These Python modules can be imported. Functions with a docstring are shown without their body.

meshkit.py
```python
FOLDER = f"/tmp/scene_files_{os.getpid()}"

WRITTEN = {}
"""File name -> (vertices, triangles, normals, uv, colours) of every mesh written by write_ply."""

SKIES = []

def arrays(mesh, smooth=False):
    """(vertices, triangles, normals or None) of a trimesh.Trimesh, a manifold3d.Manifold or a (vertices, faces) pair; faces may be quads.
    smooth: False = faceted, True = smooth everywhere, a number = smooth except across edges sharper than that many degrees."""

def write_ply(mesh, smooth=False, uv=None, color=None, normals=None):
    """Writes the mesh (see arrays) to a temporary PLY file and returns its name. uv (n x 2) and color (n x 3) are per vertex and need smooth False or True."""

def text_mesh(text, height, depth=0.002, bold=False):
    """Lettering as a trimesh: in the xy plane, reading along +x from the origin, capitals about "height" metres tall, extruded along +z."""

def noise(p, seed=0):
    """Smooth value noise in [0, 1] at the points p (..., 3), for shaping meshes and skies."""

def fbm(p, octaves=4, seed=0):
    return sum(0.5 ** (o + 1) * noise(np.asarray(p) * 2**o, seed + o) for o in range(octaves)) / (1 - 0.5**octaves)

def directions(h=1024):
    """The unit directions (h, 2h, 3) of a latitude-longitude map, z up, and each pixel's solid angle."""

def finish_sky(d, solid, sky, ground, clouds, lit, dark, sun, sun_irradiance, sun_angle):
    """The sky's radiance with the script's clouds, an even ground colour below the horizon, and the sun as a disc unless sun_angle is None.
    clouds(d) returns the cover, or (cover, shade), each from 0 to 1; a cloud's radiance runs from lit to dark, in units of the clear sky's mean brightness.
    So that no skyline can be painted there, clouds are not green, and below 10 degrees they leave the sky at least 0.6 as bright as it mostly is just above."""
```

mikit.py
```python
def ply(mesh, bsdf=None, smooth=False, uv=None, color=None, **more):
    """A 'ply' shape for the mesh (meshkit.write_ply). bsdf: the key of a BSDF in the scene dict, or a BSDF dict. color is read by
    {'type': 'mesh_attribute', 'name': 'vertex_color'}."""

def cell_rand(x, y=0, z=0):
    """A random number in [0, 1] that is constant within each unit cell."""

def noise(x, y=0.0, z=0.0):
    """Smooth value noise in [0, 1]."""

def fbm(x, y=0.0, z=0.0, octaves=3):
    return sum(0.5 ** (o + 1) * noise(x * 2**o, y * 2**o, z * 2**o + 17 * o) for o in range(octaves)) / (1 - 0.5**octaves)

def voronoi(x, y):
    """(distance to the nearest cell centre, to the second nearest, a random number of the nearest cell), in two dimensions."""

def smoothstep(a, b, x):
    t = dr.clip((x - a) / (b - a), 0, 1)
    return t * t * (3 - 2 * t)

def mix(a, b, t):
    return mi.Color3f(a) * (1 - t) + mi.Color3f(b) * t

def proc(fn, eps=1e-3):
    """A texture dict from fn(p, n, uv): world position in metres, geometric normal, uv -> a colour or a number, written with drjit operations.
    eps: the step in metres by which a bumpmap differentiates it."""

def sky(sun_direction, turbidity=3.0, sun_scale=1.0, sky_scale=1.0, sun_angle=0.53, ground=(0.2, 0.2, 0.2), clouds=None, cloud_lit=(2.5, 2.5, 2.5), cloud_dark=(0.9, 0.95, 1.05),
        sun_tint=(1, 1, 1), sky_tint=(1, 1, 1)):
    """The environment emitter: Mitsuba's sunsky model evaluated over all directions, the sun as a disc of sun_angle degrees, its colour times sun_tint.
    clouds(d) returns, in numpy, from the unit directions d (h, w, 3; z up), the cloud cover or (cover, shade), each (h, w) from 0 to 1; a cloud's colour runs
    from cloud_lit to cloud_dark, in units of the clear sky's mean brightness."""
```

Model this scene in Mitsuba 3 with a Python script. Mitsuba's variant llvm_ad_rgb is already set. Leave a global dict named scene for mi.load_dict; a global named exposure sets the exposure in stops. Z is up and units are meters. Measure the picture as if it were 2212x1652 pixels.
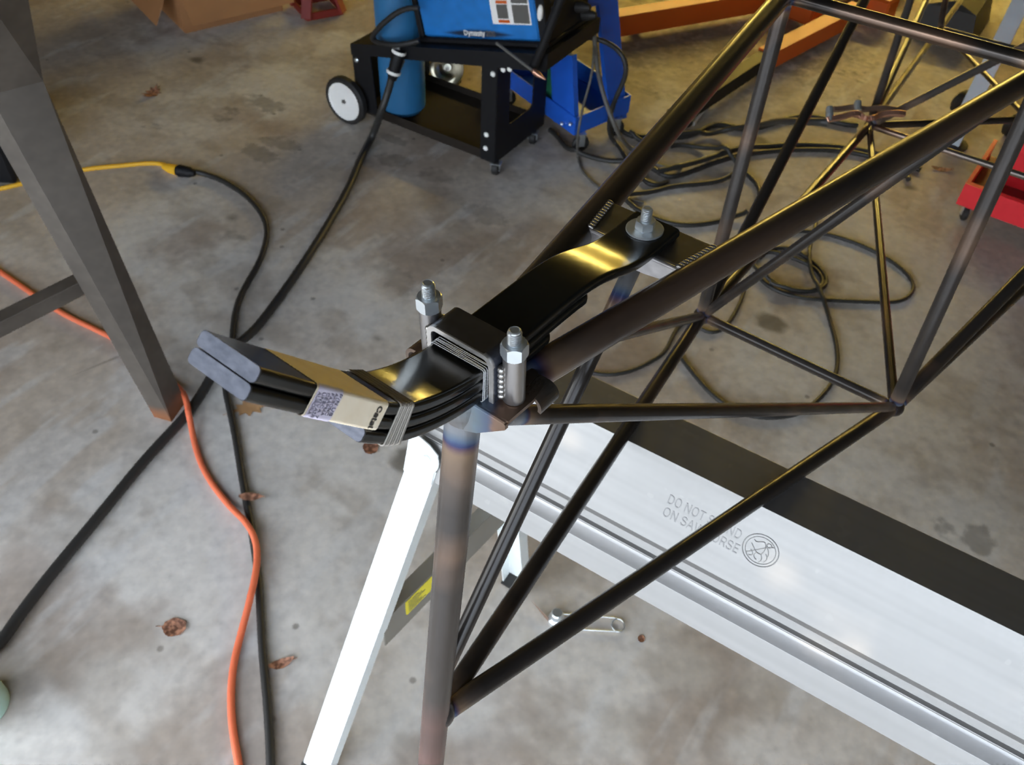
import math, random
import numpy as np, trimesh, manifold3d, shapely
import shapely.geometry as sg
from shapely import affinity
import drjit as dr
import mitsuba as mi
import mikit, meshkit
from mikit import proc, noise, fbm, voronoi, smoothstep, mix

T = mi.ScalarTransform4f
PI = math.pi
random.seed(7)
rng = np.random.default_rng(7)
V = lambda *a: np.array(a, float)
scene, labels = {}, {}

# ------------------------------------------------------------------ camera, sky, large lights, exposure
CAM = V(0, 0, 1.6)
FWD, UP = V(*[0.59746, 0.34965, -0.72166]), V(*[0.59201, 0.4147, 0.69105])
scene['camera'] = {'type': 'thinlens', 'fov': 60.98, 'fov_axis': 'x', 'near_clip': 0.02, 'far_clip': 200.0,
                   'aperture_radius': 0.0008, 'focus_distance': 0.60,
                   'to_world': T().look_at(origin=CAM.tolist(), target=(CAM + FWD).tolist(), up=UP.tolist())}
exposure = 3.95


def cloud_fn(d):
    n = meshkit.fbm(d * 3.0, 4, 3)
    return np.clip(0.62 + 0.9 * (n - 0.5), 0, 1)


scene['sky'] = mikit.sky([-0.35, 0.75, 0.56], turbidity=4.0, sun_scale=0.0, sky_scale=2.0, ground=(0.32, 0.31, 0.30), clouds=cloud_fn,
                         cloud_lit=(1.54, 1.62, 1.74), cloud_dark=(0.9, 0.97, 1.08))
LAMP = {'type': 'area', 'radiance': {'type': 'rgb', 'value': [10.5, 7.8, 1.9]}}


# ------------------------------------------------------------------ materials
def rgb(*c):
    return {'type': 'rgb', 'value': list(map(float, c))}


def pri(color, rough=0.5, metal=0.0, **k):
    c = color if isinstance(color, dict) else rgb(*color)
    return {'type': 'twosided', 'bsdf': {'type': 'principled', 'base_color': c, 'roughness': rough if isinstance(rough, dict) else float(rough), 'metallic': float(metal), **k}}


STAINS_AND_SHADE = [(*q[:2], ex, ey, dk) for q, ex, ey, dk in (((1.3589, 1.7840, 0.0000), .030, .045, .6), ((1.9735, 2.2760, 0.0000), .045, .08, .7), ((1.8820, 2.3099, 0.0000), .03, .05, .7), ((1.8256, 2.3315, 0.0000), .03, .06, .6), ((1.8293, 2.0193, 0.0000), .035, .07, .6),
          ((1.7281, 2.0386, 0.0000), .03, .06, .6), ((1.6417, 2.4513, 0.0000), .03, .04, .5), ((1.9639, 1.6586, 0.0000), .035, .05, .6), ((2.0673, 1.7399, 0.0000), .02, .05, .5), ((3.3478, 1.2282, 0.0000), .34, .55, .45), ((3.6198, 1.0523, 0.0000), .3, .4, .4), ((1.4971, -0.2605, 0.0000), .03, .03, .6), ((1.5160, -0.3427, 0.0000), .035, .03, .7),  # widest two patches: dirt plus the hoist shadow, painted into the floor colour
          ((2.8245, 1.5186, 0.0000), .10, .2, .4), ((1.9572, 1.4815, 0.0000), .05, .06, .35), ((1.5021, 1.2792, 0.0000), .06, .08, .35), ((1.8728, 1.3117, 0.0000), .05, .10, .35))]
J0, J1 = V(*(0.4925, 1.7668, -0.0000)), V(*(0.8734, 1.6328, 0.0000))
JL = float(np.linalg.norm(J1 - J0))
JD = (J1 - J0) / JL


def concrete(p, n, uv):
    a = fbm(p.x * 1.7, p.y * 1.7, 0.0, 4)
    b = fbm(p.x * 9.0 + 31.0, p.y * 5.0, 1.0, 4)
    c = fbm(p.x * 55.0, p.y * 55.0, 2.0, 3)
    s = fbm(p.x * 3.2 + 7.0, p.y * 3.2 + 3.0, 5.0, 5)
    w = fbm(p.x * 4.0 + 11.0 + 1.5 * a, p.y * 16.0, 8.0, 4)
    col = mix((0.43, 0.37, 0.305), (0.56, 0.53, 0.485), smoothstep(0.35, 0.68, a))
    col = mix(col, mi.Color3f(0.27, 0.22, 0.165), smoothstep(0.50, 0.74, b) * 0.42)
    col = mix(col, mi.Color3f(0.24, 0.175, 0.13), smoothstep(0.54, 0.70, s) * 0.5)
    col = mix(col, mi.Color3f(0.52, 0.505, 0.48), smoothstep(0.58, 0.75, w) * 0.5)
    v = voronoi(p.x * 3.1 + 0.3, p.y * 2.3)
    spot = (1 - smoothstep(0.02, 0.11, v[0] + 0.34 * (b - 0.42))) * smoothstep(0.78, 0.80, v[2])
    col = mix(col, mi.Color3f(0.10, 0.085, 0.06), spot * 0.75)
    for sx, sy, ex, ey, dk in STAINS_AND_SHADE:
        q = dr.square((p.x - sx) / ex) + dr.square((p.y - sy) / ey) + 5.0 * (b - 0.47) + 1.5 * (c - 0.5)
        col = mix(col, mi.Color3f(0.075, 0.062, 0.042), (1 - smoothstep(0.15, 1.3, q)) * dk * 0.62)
    jx, jy = p.x - J0[0], p.y - J0[1]
    u = (jx * JD[0] + jy * JD[1]) / JL
    e = dr.abs(jx * JD[1] - jy * JD[0]) + 0.03 * dr.abs(a - 0.5)
    col = mix(col, mi.Color3f(0.13, 0.10, 0.06), (1 - smoothstep(0.002, 0.010, e)) * smoothstep(-0.1, 0.1, u) * (1 - smoothstep(0.8, 1.1, u)) * 0.55)
    v2 = voronoi(p.x * 11.0, p.y * 11.0 + 4.0)
    spot2 = (1 - smoothstep(0.04, 0.10, v2[0])) * smoothstep(0.93, 0.95, v2[2])
    col = mix(col, mi.Color3f(0.14, 0.115, 0.09), spot2 * 0.6)
    return col * (0.84 + 0.32 * c)


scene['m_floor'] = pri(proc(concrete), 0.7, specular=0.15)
scene['m_wall'] = pri((0.26, 0.22, 0.12), 0.8)
scene['m_ceiling'] = pri((0.034, 0.042, 0.050), 0.85)
scene['m_drive'] = pri((0.46, 0.46, 0.45), 0.9)
VC = {'type': 'mesh_attribute', 'name': 'vertex_color'}
scene['m_tube'] = pri(VC, 0.25, 0.3, specular=0.35)
scene['m_tube_clean'] = pri(VC, 0.27, 0.85, specular=0.5)
scene['m_scale_plate'] = pri(VC, 0.38, 0.75, specular=0.5)


def spring_col(p, n, uv):
    f = fbm(p.x * 90.0, p.y * 90.0, p.z * 90.0, 3)
    return mix((0.004, 0.0045, 0.0045), (0.009, 0.0095, 0.009), f)


scene['m_spring'] = pri(proc(spring_col), 0.17, 0.0, specular=0.6, clearcoat=0.3, clearcoat_gloss=0.9)


def cut_col(p, n, uv):
    f = fbm(p.x * 500.0, p.y * 250.0, p.z * 500.0, 3)
    return mix((0.075, 0.085, 0.115), (0.21, 0.22, 0.27), f)


scene['m_cut'] = pri(proc(cut_col), 0.55, 0.3)
scene['m_zinc'] = pri((0.74, 0.79, 0.82), 0.27, 0.85)
scene['m_bare'] = pri((0.34, 0.32, 0.31), 0.33, 0.9)
scene['m_weld'] = pri((0.40, 0.38, 0.36), 0.32, 0.95)
scene['m_strand'] = pri((0.36, 0.32, 0.27), 0.35, 0.0, specular=0.6)
scene['m_strand_dark'] = pri((0.17, 0.15, 0.125), 0.4, 0.0, specular=0.6)
scene['m_strand_glass'] = pri((0.55, 0.56, 0.56), 0.3, 0.0, specular=0.7)


def paper_col(p, n, uv):
    f = fbm(p.x * 260.0, p.y * 120.0, p.z * 120.0, 3)
    return mix((0.78, 0.65, 0.47), (0.88, 0.77, 0.60), f)


scene['m_paper'] = pri(proc(paper_col), 0.5, specular=0.4)
scene['m_lavender'] = pri((0.60, 0.55, 0.66), 0.55)
scene['m_ink'] = pri((0.05, 0.05, 0.09), 0.6)
scene['m_blackink'] = pri((0.015, 0.015, 0.015), 0.6)


def alu_col(p, n, uv):
    f = fbm(p.x * 14.0, p.y * 3.0, p.z * 14.0, 4)
    g = noise(p.x * 180.0, p.y * 3.0, p.z * 180.0)
    s = fbm(p.x * 60.0, p.y * 60.0, p.z * 60.0, 3)
    c = mix((0.29, 0.283, 0.272), (0.37, 0.362, 0.35), f) * (0.94 + 0.1 * g)
    st = fbm(p.x * 7.0 + 3.0, p.y * 7.0, p.z * 7.0, 3)
    c = mix(c, mi.Color3f(0.62, 0.53, 0.44), smoothstep(0.6, 0.75, st) * 0.5)
    return mix(c, mi.Color3f(0.40, 0.39, 0.37), smoothstep(0.72, 0.78, s) * 0.3)


scene['m_alu'] = pri(proc(alu_col), 0.42, 0.9)
scene['m_alu_emboss'] = pri((0.24, 0.235, 0.23), 0.36, 0.85)
scene['m_alu_white'] = pri((0.74, 0.77, 0.75), 0.5, 0.15)
scene['m_brace'] = pri((0.30, 0.28, 0.24), 0.5, 0.5)
scene['m_tag'] = pri((0.80, 0.68, 0.04), 0.5)


def stand_col(p, n, uv):
    f = fbm(p.x * 9.0, p.y * 9.0, p.z * 9.0, 4)
    g = fbm(p.x * 60.0, p.y * 60.0, p.z * 60.0, 3)
    c = mix((0.062, 0.050, 0.039), (0.120, 0.100, 0.080), f) * (0.85 + 0.3 * g)
    rust = (1 - smoothstep(0.005, 0.045, p.z + 0.05 * (f - 0.5)))
    return mix(c, mi.Color3f(0.30, 0.11, 0.04), rust * 0.9)


scene['m_stand'] = pri(proc(stand_col), 0.6, 0.25)
scene['m_rust'] = pri((0.36, 0.15, 0.06), 0.6, 0.3)
scene['m_black'] = pri((0.007, 0.007, 0.008), 0.55, specular=0.25)
scene['m_rubber'] = pri((0.016, 0.015, 0.014), 0.6)
scene['m_cable'] = pri((0.022, 0.021, 0.019), 0.5)
scene['m_greycable'] = pri((0.10, 0.095, 0.085), 0.5)
scene['m_orangecord'] = pri((0.74, 0.16, 0.07), 0.5)
scene['m_yellow'] = pri((0.80, 0.43, 0.02), 0.5)
scene['m_whiteplastic'] = pri((0.82, 0.80, 0.76), 0.45)
scene['m_blue'] = pri((0.015, 0.10, 0.52), 0.38)
scene['m_bottle'] = pri((0.025, 0.14, 0.30), 0.4)
scene['m_orange'] = pri((0.50, 0.085, 0.010), 0.5)
scene['m_red'] = pri((0.72, 0.025, 0.035), 0.4)
scene['m_darkred'] = pri((0.20, 0.020, 0.016), 0.5)
scene['m_greypost'] = pri((0.40, 0.46, 0.50), 0.5)
scene['m_green'] = pri((0.015, 0.13, 0.06), 0.45)
scene['m_palegreen'] = pri((0.36, 0.52, 0.44), 0.4)
scene['m_chrome'] = pri((0.72, 0.68, 0.58), 0.14, 1.0)
scene['m_copper'] = pri((0.62, 0.33, 0.23), 0.35, 0.9)
scene['m_bronze'] = pri((0.30, 0.20, 0.15), 0.45, 0.7)


def card_col(p, n, uv):
    f = fbm(p.x * 6.0, p.y * 6.0, p.z * 6.0, 4)
    return mix((0.34, 0.155, 0.06), (0.46, 0.22, 0.085), f)


scene['m_card'] = pri(proc(card_col), 0.85)


def leaf_col(p, n, uv):
    f = fbm(p.x * 130.0, p.y * 130.0, 3.0, 4)
    return mix((0.12, 0.05, 0.028), (0.42, 0.20, 0.12), smoothstep(0.3, 0.65, f))


scene['m_leaf'] = pri(proc(leaf_col), 0.7)
scene['m_oakleaf'] = pri((0.42, 0.24, 0.11), 0.7)


# ------------------------------------------------------------------ geometry helpers
def nrm(v):
    v = np.asarray(v, float)
    return v / np.linalg.norm(v)


def frame_to(z, x=None):
    z = nrm(z)
    x = V(0, 0, 1) if x is None and abs(z[2]) < 0.9 else (V(1, 0, 0) if x is None else V(*x))
    x = nrm(x - z * (x @ z))
    return np.stack([x, np.cross(z, x), z], 1)


def xf(m, R=None, t=(0, 0, 0)):
    M = np.eye(4)
    if R is not None:
        M[:3, :3] = R
    M[:3, 3] = t
    m = m.copy()
    m.apply_transform(M)
    return m


cat_mesh = trimesh.util.concatenate


def hull(pts):
    return trimesh.convex.convex_hull(np.asarray(pts, float))


def cbox(sx, sy, sz, c=0.001):
    """chamfered box about the origin"""
    h = np.array([sx, sy, sz]) / 2
    c = min(c, h.min() * 0.6)
    pts = []
    for s in np.ndindex(2, 2, 2):
        s = np.array(s) * 2 - 1
        for k in range(3):
            q = h.copy() - c
            q[k] = h[k]
            pts.append(q * s)
    return hull(pts)


def bx(x0, x1, y0, y1, z0, z1, c=0.002):
    return xf(cbox(abs(x1 - x0), abs(y1 - y0), abs(z1 - z0), c), None, ((x0 + x1) / 2, (y0 + y1) / 2, (z0 + z1) / 2))


def bar(p0, p1, w, h, up=(0, 0, 1), c=0.002, ext=0.0):
    """box beam from p0 to p1: w sideways, h along up"""
    p0, p1 = V(*p0), V(*p1)
    d = nrm(p1 - p0)
    u = V(*up)
    u = nrm(u - d * (u @ d))
    s = np.cross(u, d)
    return xf(cbox(np.linalg.norm(p1 - p0) + 2 * ext, w, h, c), np.stack([d, s, u], 1), (p0 + p1) / 2)


def extr(poly, h, holes=None):
    """extrude a shapely polygon (or point list) along +z"""
    if not hasattr(poly, 'geom_type'):
        poly = sg.Polygon(poly)
    return trimesh.creation.extrude_polygon(poly, h, engine='earcut')


def lathe(prof, n=32):
    """revolve (r, z) points about z"""
    prof = np.asarray(prof, float)
    a = np.arange(n) * 2 * PI / n
    v = np.concatenate([np.stack([r * np.cos(a), r * np.sin(a), np.full(n, z)], 1) for r, z in prof])
    f = []
    for i in range(len(prof) - 1):
        for j in range(n):
            k = (j + 1) % n
            f += [[i * n + j, i * n + k, (i + 1) * n + k], [i * n + j, (i + 1) * n + k, (i + 1) * n + j]]
    return trimesh.Trimesh(v, f, process=False)


def tor(R, r, n=32, m=12):
    a = np.arange(m + 1) * 2 * PI / m
    return lathe(np.stack([R + r * np.cos(a), r * np.sin(a)], 1), n)


def spline(pts, n=None, closed=False, step=0.012):
    from scipy.interpolate import CubicSpline
    pts = np.asarray(pts, float)
    s = np.concatenate([[0], np.cumsum(np.sqrt(np.linalg.norm(np.diff(pts, axis=0), axis=1)) + 1e-9)])
    cs = CubicSpline(s, pts)
    L = np.linalg.norm(np.diff(pts, axis=0), axis=1).sum()
    n = n or max(8, int(L / step))
    return cs(np.linspace(0, s[-1], n))


def sweep(pts, r, sides=12, cap=True):
    """round tube along a polyline with parallel-transported frames; r is a number or one per point"""
    p = np.asarray(pts, float)
    t = np.gradient(p, axis=0)
    t /= np.linalg.norm(t, axis=1, keepdims=True) + 1e-12
    a = frame_to(t[0])[:, 0]
    A = []
    for k in t:
        a = nrm(a - k * (a @ k))
        A.append(a)
    A = np.array(A)
    B = np.cross(t, A)
    ang = np.arange(sides) * 2 * PI / sides
    rr = np.broadcast_to(r, (len(p),))[:, None, None]
    v = (p[:, None] + rr * (np.cos(ang)[None, :, None] * A[:, None] + np.sin(ang)[None, :, None] * B[:, None])).reshape(-1, 3)
    i, j = np.meshgrid(np.arange(len(p) - 1), np.arange(sides), indexing='ij')
    q = np.stack([i * sides + j, i * sides + (j + 1) % sides, (i + 1) * sides + (j + 1) % sides, (i + 1) * sides + j], -1).reshape(-1, 4)
    f = np.vstack([q[:, [0, 1, 2]], q[:, [0, 2, 3]]])
    if cap:
        n = len(v)
        v = np.vstack([v, v[:sides], v[-sides:]])
        e = len(v) - sides
        f = np.vstack([f, [[n, n + k + 1, n + k] for k in range(1, sides - 1)], [[e, e + k, e + k + 1] for k in range(1, sides - 1)]])
    return trimesh.Trimesh(v, f, process=False)


def rod(p0, p1, r, sides=16, c=0.0):
    return sweep([V(*p0), V(*p1)], r, sides)


def tapered(pts, radii, sides=16):
    return sweep([V(*p) for p in pts], np.array(radii), sides)


def sheet(quad, th):
    """flat plate of thickness th from a planar outline of 3-D points (convex)"""
    q = np.array(quad, float)
    n = nrm(np.cross(q[1] - q[0], q[2] - q[0]))
    return hull(np.vstack([q + n * th / 2, q - n * th / 2]))


def hexprism(af, h, c=0.0012):
    """hex nut body with chamfered corners, base at z=0"""
    R = af / math.sqrt(3)
    hexm = trimesh.creation.cylinder(radius=R, height=h, sections=6)
    hexm.apply_translation((0, 0, h / 2))
    a = manifold3d.Manifold(manifold3d.Mesh(np.asarray(hexm.vertices, np.float32), np.asarray(hexm.faces, np.uint32)))
    k = c * 0.9
    pr = np.array([[0, 0], [af / 2 * 1.0, 0], [R * 1.01, k], [R * 1.01, h - k], [af / 2 * 1.0, h], [0, h]])
    b = manifold3d.CrossSection([pr.tolist()]).revolve(48)
    m = (a ^ b).to_mesh()
    return trimesh.Trimesh(m.vert_properties[:, :3], m.tri_verts, process=False)


def thread(r, h, pitch=0.00125):
    """threaded rod from z=0 to z=h, domed end"""
    pr, z = [(r * 0.86, 0)], 0.0
    while z + pitch < h - 0.0012:
        pr += [(r * 0.85, z + pitch * 0.15), (r, z + pitch * 0.5), (r, z + pitch * 0.62)]
        z += pitch
    pr += [(r * 0.86, z + pitch * 0.15), (r * 0.85, h - 0.0006), (r * 0.68, h), (r * 0.60, h - 0.0003), (0.0, h - 0.0003)]
    return lathe(pr, 28)


def add(key, mesh, mat, smooth=30, label=None, cat=None, group=None, kind=None, color=None, **more):
    if key in scene:
        k = 1
        while f'{key}_{k:03d}' in scene:
            k += 1
        key = f'{key}_{k:03d}'
    if color is not None:
        scene[key] = mikit.ply(mesh, mat, True, color=color, **more)
    else:
        scene[key] = mikit.ply(mesh, mat, smooth, **more)
    d = {k: v for k, v in (('label', label), ('category', cat), ('group', group), ('kind', kind)) if v}
    if d:
        labels[key] = d
    return key


def thing(name, label, cat, group=None):
    key, k = name, 0
    while key in labels or any(s == key or s.startswith(key + '__') for s in scene):
        k += 1
        key = f'{name}_{k:03d}'
    labels[key] = {'label': label, 'category': cat}
    if group:
        labels[key]['group'] = group
    return key


# ------------------------------------------------------------------ the setting
X0, X1, Y0, Y1, ZC = -0.72, 7.2, -4.2, 5.4, 2.9
add('floor', bx(X0 - 0.05, X1, Y0, Y1, -0.1, 0.0, 0.0001), 'm_floor', False, 'mottled grey brown concrete garage floor with oil stains and painted hoist shade', kind='structure')
add('ground', bx(-14, X0 - 0.05, -12, 14, -0.12, -0.02, 0.0001), 'm_drive', False, 'pale concrete driveway outside the open garage door', kind='structure')
add('wall_back', bx(X1, X1 + 0.1, Y0, Y1, 0, ZC, 0.0001), 'm_wall', False, 'tan back wall of the garage', kind='structure')
add('wall_left', bx(X0, X1, Y1, Y1 + 0.1, 0, ZC, 0.0001), 'm_wall', False, 'tan wall on the left of the garage', kind='structure')
add('wall_right', bx(X0, X1, Y0 - 0.1, Y0, 0, ZC, 0.0001), 'm_wall', False, 'tan wall on the right of the garage', kind='structure')
DY0, DY1, DZ = -1.5, 2.5, 1.85
fr = cat_mesh([bx(X0 - 0.1, X0, Y0 - 0.1, DY0, 0, ZC, 0.0001), bx(X0 - 0.1, X0, DY1, Y1 + 0.1, 0, ZC, 0.0001), bx(X0 - 0.1, X0, DY0, DY1, DZ, ZC, 0.0001)])
add('wall_front', fr, 'm_wall', False, 'garage front wall around the open door', kind='structure')
add('ceiling', bx(X0 - 0.1, X1 + 0.1, Y0 - 0.1, Y1 + 0.1, ZC, ZC + 0.1, 0.0001), 'm_ceiling', False, 'dark garage ceiling', kind='structure')

# warm strip lamps: along the back wall
LL = (((6.75, 2.9, 1.85), 'warm strip lamp on the back wall in line with the welder'),
      ((6.75, 1.0, 1.85), 'warm strip lamp on the back wall in line with the fuselage'))
for (lx, ly, lz), lb in LL:
    t = thing('strip_lamp', lb, 'lamp', 'strip lamps on the back wall')
    add(t + '__housing', bx(lx - 0.12, lx + 0.12, ly - 0.72, ly + 0.72, lz + 0.02, lz + 0.10, 0.01), 'm_whiteplastic')
    for s in (-0.6, 0.6):
        add(t + '__bracket', bx(lx, X1, ly + s - .01, ly + s + .01, lz + .05, lz + .07, 0.001) if lx > 6 else bx(lx - 0.01, lx + 0.01, ly + s - .01, ly + s + .01, lz + .10, ZC, 0.001), 'm_zinc')
    for s in (-0.06, 0.06):
        add(t + '__tube', rod((lx + s, ly - 0.68, lz), (lx + s, ly + 0.68, lz), 0.018, 12), 'm_whiteplastic', emitter=LAMP)

# ------------------------------------------------------------------ fuselage frame (its own axes: x forward from the sternpost, y left, z up)
FR, FO = np.array([[0.99365, 0.11251, 0.0025], [-0.11251, 0.99267, 0.0442], [0.0025, -0.0442, 0.99902]]), V(*[0.2858, 0.1986, 1.2174])


def FW(p):
    return FO + FR @ V(*p)


def fmesh(m):
    return xf(m, FR, FO)


BASE = V(0.029, 0.025, 0.0225)


def tint(d, s):
    """colour of welded mill-scale steel at distance d (m) from a weld, scaled by s"""
    stops = [(0.0, (0.13, 0.125, 0.125)), (0.012, (0.15, 0.155, 0.165)), (0.016, (0.075, 0.105, 0.15)), (0.019, (0.022, 0.036, 0.105)), (0.0215, (0.085, 0.050, 0.065)),
             (0.025, (0.17, 0.115, 0.075)), (0.040, (0.085, 0.065, 0.052)), (0.060, tuple(BASE)), (9, tuple(BASE))]
    x = np.array([a for a, _ in stops])
    return np.stack([np.interp(d / s, x, [c[k] for _, c in stops]) for k in range(3)], 1)


def tube_mesh(p0, p1, r, h0=0.0, h1=0.0, seed=0, sides=24, pink=False, shine=1.0):
    """steel tube (world points); h0, h1: size of the heat tint at either end (0 = none)"""
    p0, p1 = V(*p0), V(*p1)
    L = np.linalg.norm(p1 - p0)
    s = np.concatenate([np.linspace(0, 0.09, 46)[:-1], np.linspace(0.09, max(L - 0.09, 0.1), 24), np.linspace(max(L - 0.09, 0.1), L, 46)[1:]]) if L > 0.25 else np.linspace(0, L, 60)
    p = p0 + np.outer(s / L, p1 - p0)
    m = sweep(p, r, sides)
    v = np.asarray(m.vertices)
    d = (v - p0) @ ((p1 - p0) / L)
    nz = meshkit.fbm(v * 60 + seed, 3, seed) - 0.5
    big = meshkit.fbm(v * 14 + seed * 3.1, 3, seed + 5)
    c = np.tile(BASE, (len(v), 1))
    if h0:
        w = np.clip(1.3 - d / (0.065 * h0), 0, 1)[:, None]
        c = c * (1 - w) + w * tint(np.maximum(d + 0.008 * nz, 0), h0)
    if h1:
        e = L - d
        w = np.clip(1.3 - e / (0.065 * h1), 0, 1)[:, None]
        c = c * (1 - w) + w * tint(np.maximum(e + 0.008 * nz, 0), h1)
    rust = np.clip((big - 0.56) * 5, 0, 1)[:, None] * 0.5
    c = c * (1 - rust) + rust * V(0.16, 0.095, 0.06)
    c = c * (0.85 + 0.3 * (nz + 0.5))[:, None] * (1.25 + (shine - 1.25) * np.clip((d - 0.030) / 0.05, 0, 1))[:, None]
    if pink:                                       # reddish scale round the joint at the far end
        w = (np.clip(1 - np.abs(d - 0.335) / 0.035, 0, 1) * 0.35 + np.clip(1 - np.abs(d - 0.39) / 0.06, 0, 1) * np.clip((big - 0.3) * 3, 0, 1))[:, None]
        c = c * (1 - np.clip(w, 0, 1)) + np.clip(w, 0, 1) * V(0.24, 0.12, 0.10)
    return m, np.clip(c, 0.004, 0.9)


Q0 = V(*(-0.0538, 0.0000, -0.3312))
nodes = {}
for nm, q in dict(J=(0.6519, 0.1419, -0.4355), K=(0.6895, 0.1373, 0.0030), N=(1.5706, 0.2435, -0.5534), M=(2.3036, 0.4346, -0.0072), R=(2.6361, 0.4126, -0.7277), T=(0.0392, 0.0198, 0.0084)).items():
    q = V(*q)
    nodes[nm + '2'], nodes[nm + '1'] = q, q * V(1, -1, 1)
for s in '12':
    nodes['U' + s] = nodes['R' + s] + (nodes['R' + s] - nodes['N' + s]) * 0.8
    nodes['S' + s] = nodes['M' + s] + (nodes['M' + s] - nodes['K' + s]) * 0.6
frame = thing('fuselage_frame', 'upside down welded steel tube aircraft fuselage frame lying across the silver sawhorse', 'fuselage frame')


def ftube(name, a, b, r, h0=0.6, h1=0.6, label=None, mat='m_tube', **k):
    a = nodes[a] if isinstance(a, str) else V(*a)
    b = nodes[b] if isinstance(b, str) else V(*b)
    m, c = tube_mesh(FW(a), FW(b), r, h0, h1, seed=len(scene), **k)
    return add(f'{frame}__{name}', m, mat, color=c, label=label)


sp_end = Q0 * 1.42
ftube('sternpost', (0.0, 0, 0.004), sp_end, 0.0113, 1.45, 0, label='thick sternpost tube with blue and straw heat tint below the saddle plate', shine=2.1, pink=True)
for s in '12':
    t0 = nodes['T' + s]
    k = nodes['K' + s]
    e = t0 + (t0 - k) * (0.030 / np.linalg.norm(t0 - k))
    ftube('longeron', e, nodes['S' + s], 0.0110, 1.6, 0)
    ftube('longeron', Q0 + V(0, 0, 0.0), nodes['J' + s], 0.0090, 0.8, 0.5)
    ftube('longeron', 'J' + s, 'N' + s, 0.0088)
    ftube('longeron', 'N' + s, 'R' + s, 0.0088)
    ftube('longeron', 'R' + s, 'U' + s, 0.0088)
    y = 1 if s == '2' else -1
    ftube('diagonal', (0.008, 0.0250 * y, 0.0010), nodes['J' + s], 0.0064)
    ftube('strut', 'K' + s, 'J' + s, 0.0088, shine=1.6)
    ftube('diagonal', 'J' + s, 'M' + s, 0.0092)
    ftube('strut', 'N' + s, 'M' + s, 0.0085, shine=3.0)
    ftube('strut', 'R' + s, 'M' + s, 0.0085)
for n, r, mt, sh_ in (('J', 0.0070, 'm_tube', 1.6), ('K', 0.0078, 'm_tube_clean', 2.2), ('N', 0.0066, 'm_tube_clean', 7.0), ('M', 0.007, 'm_tube', 1), ('R', 0.0066, 'm_tube', 1)):
    ftube('crosspiece', n + '2', n + '1', r, mat=mt, shine=sh_)
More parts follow.
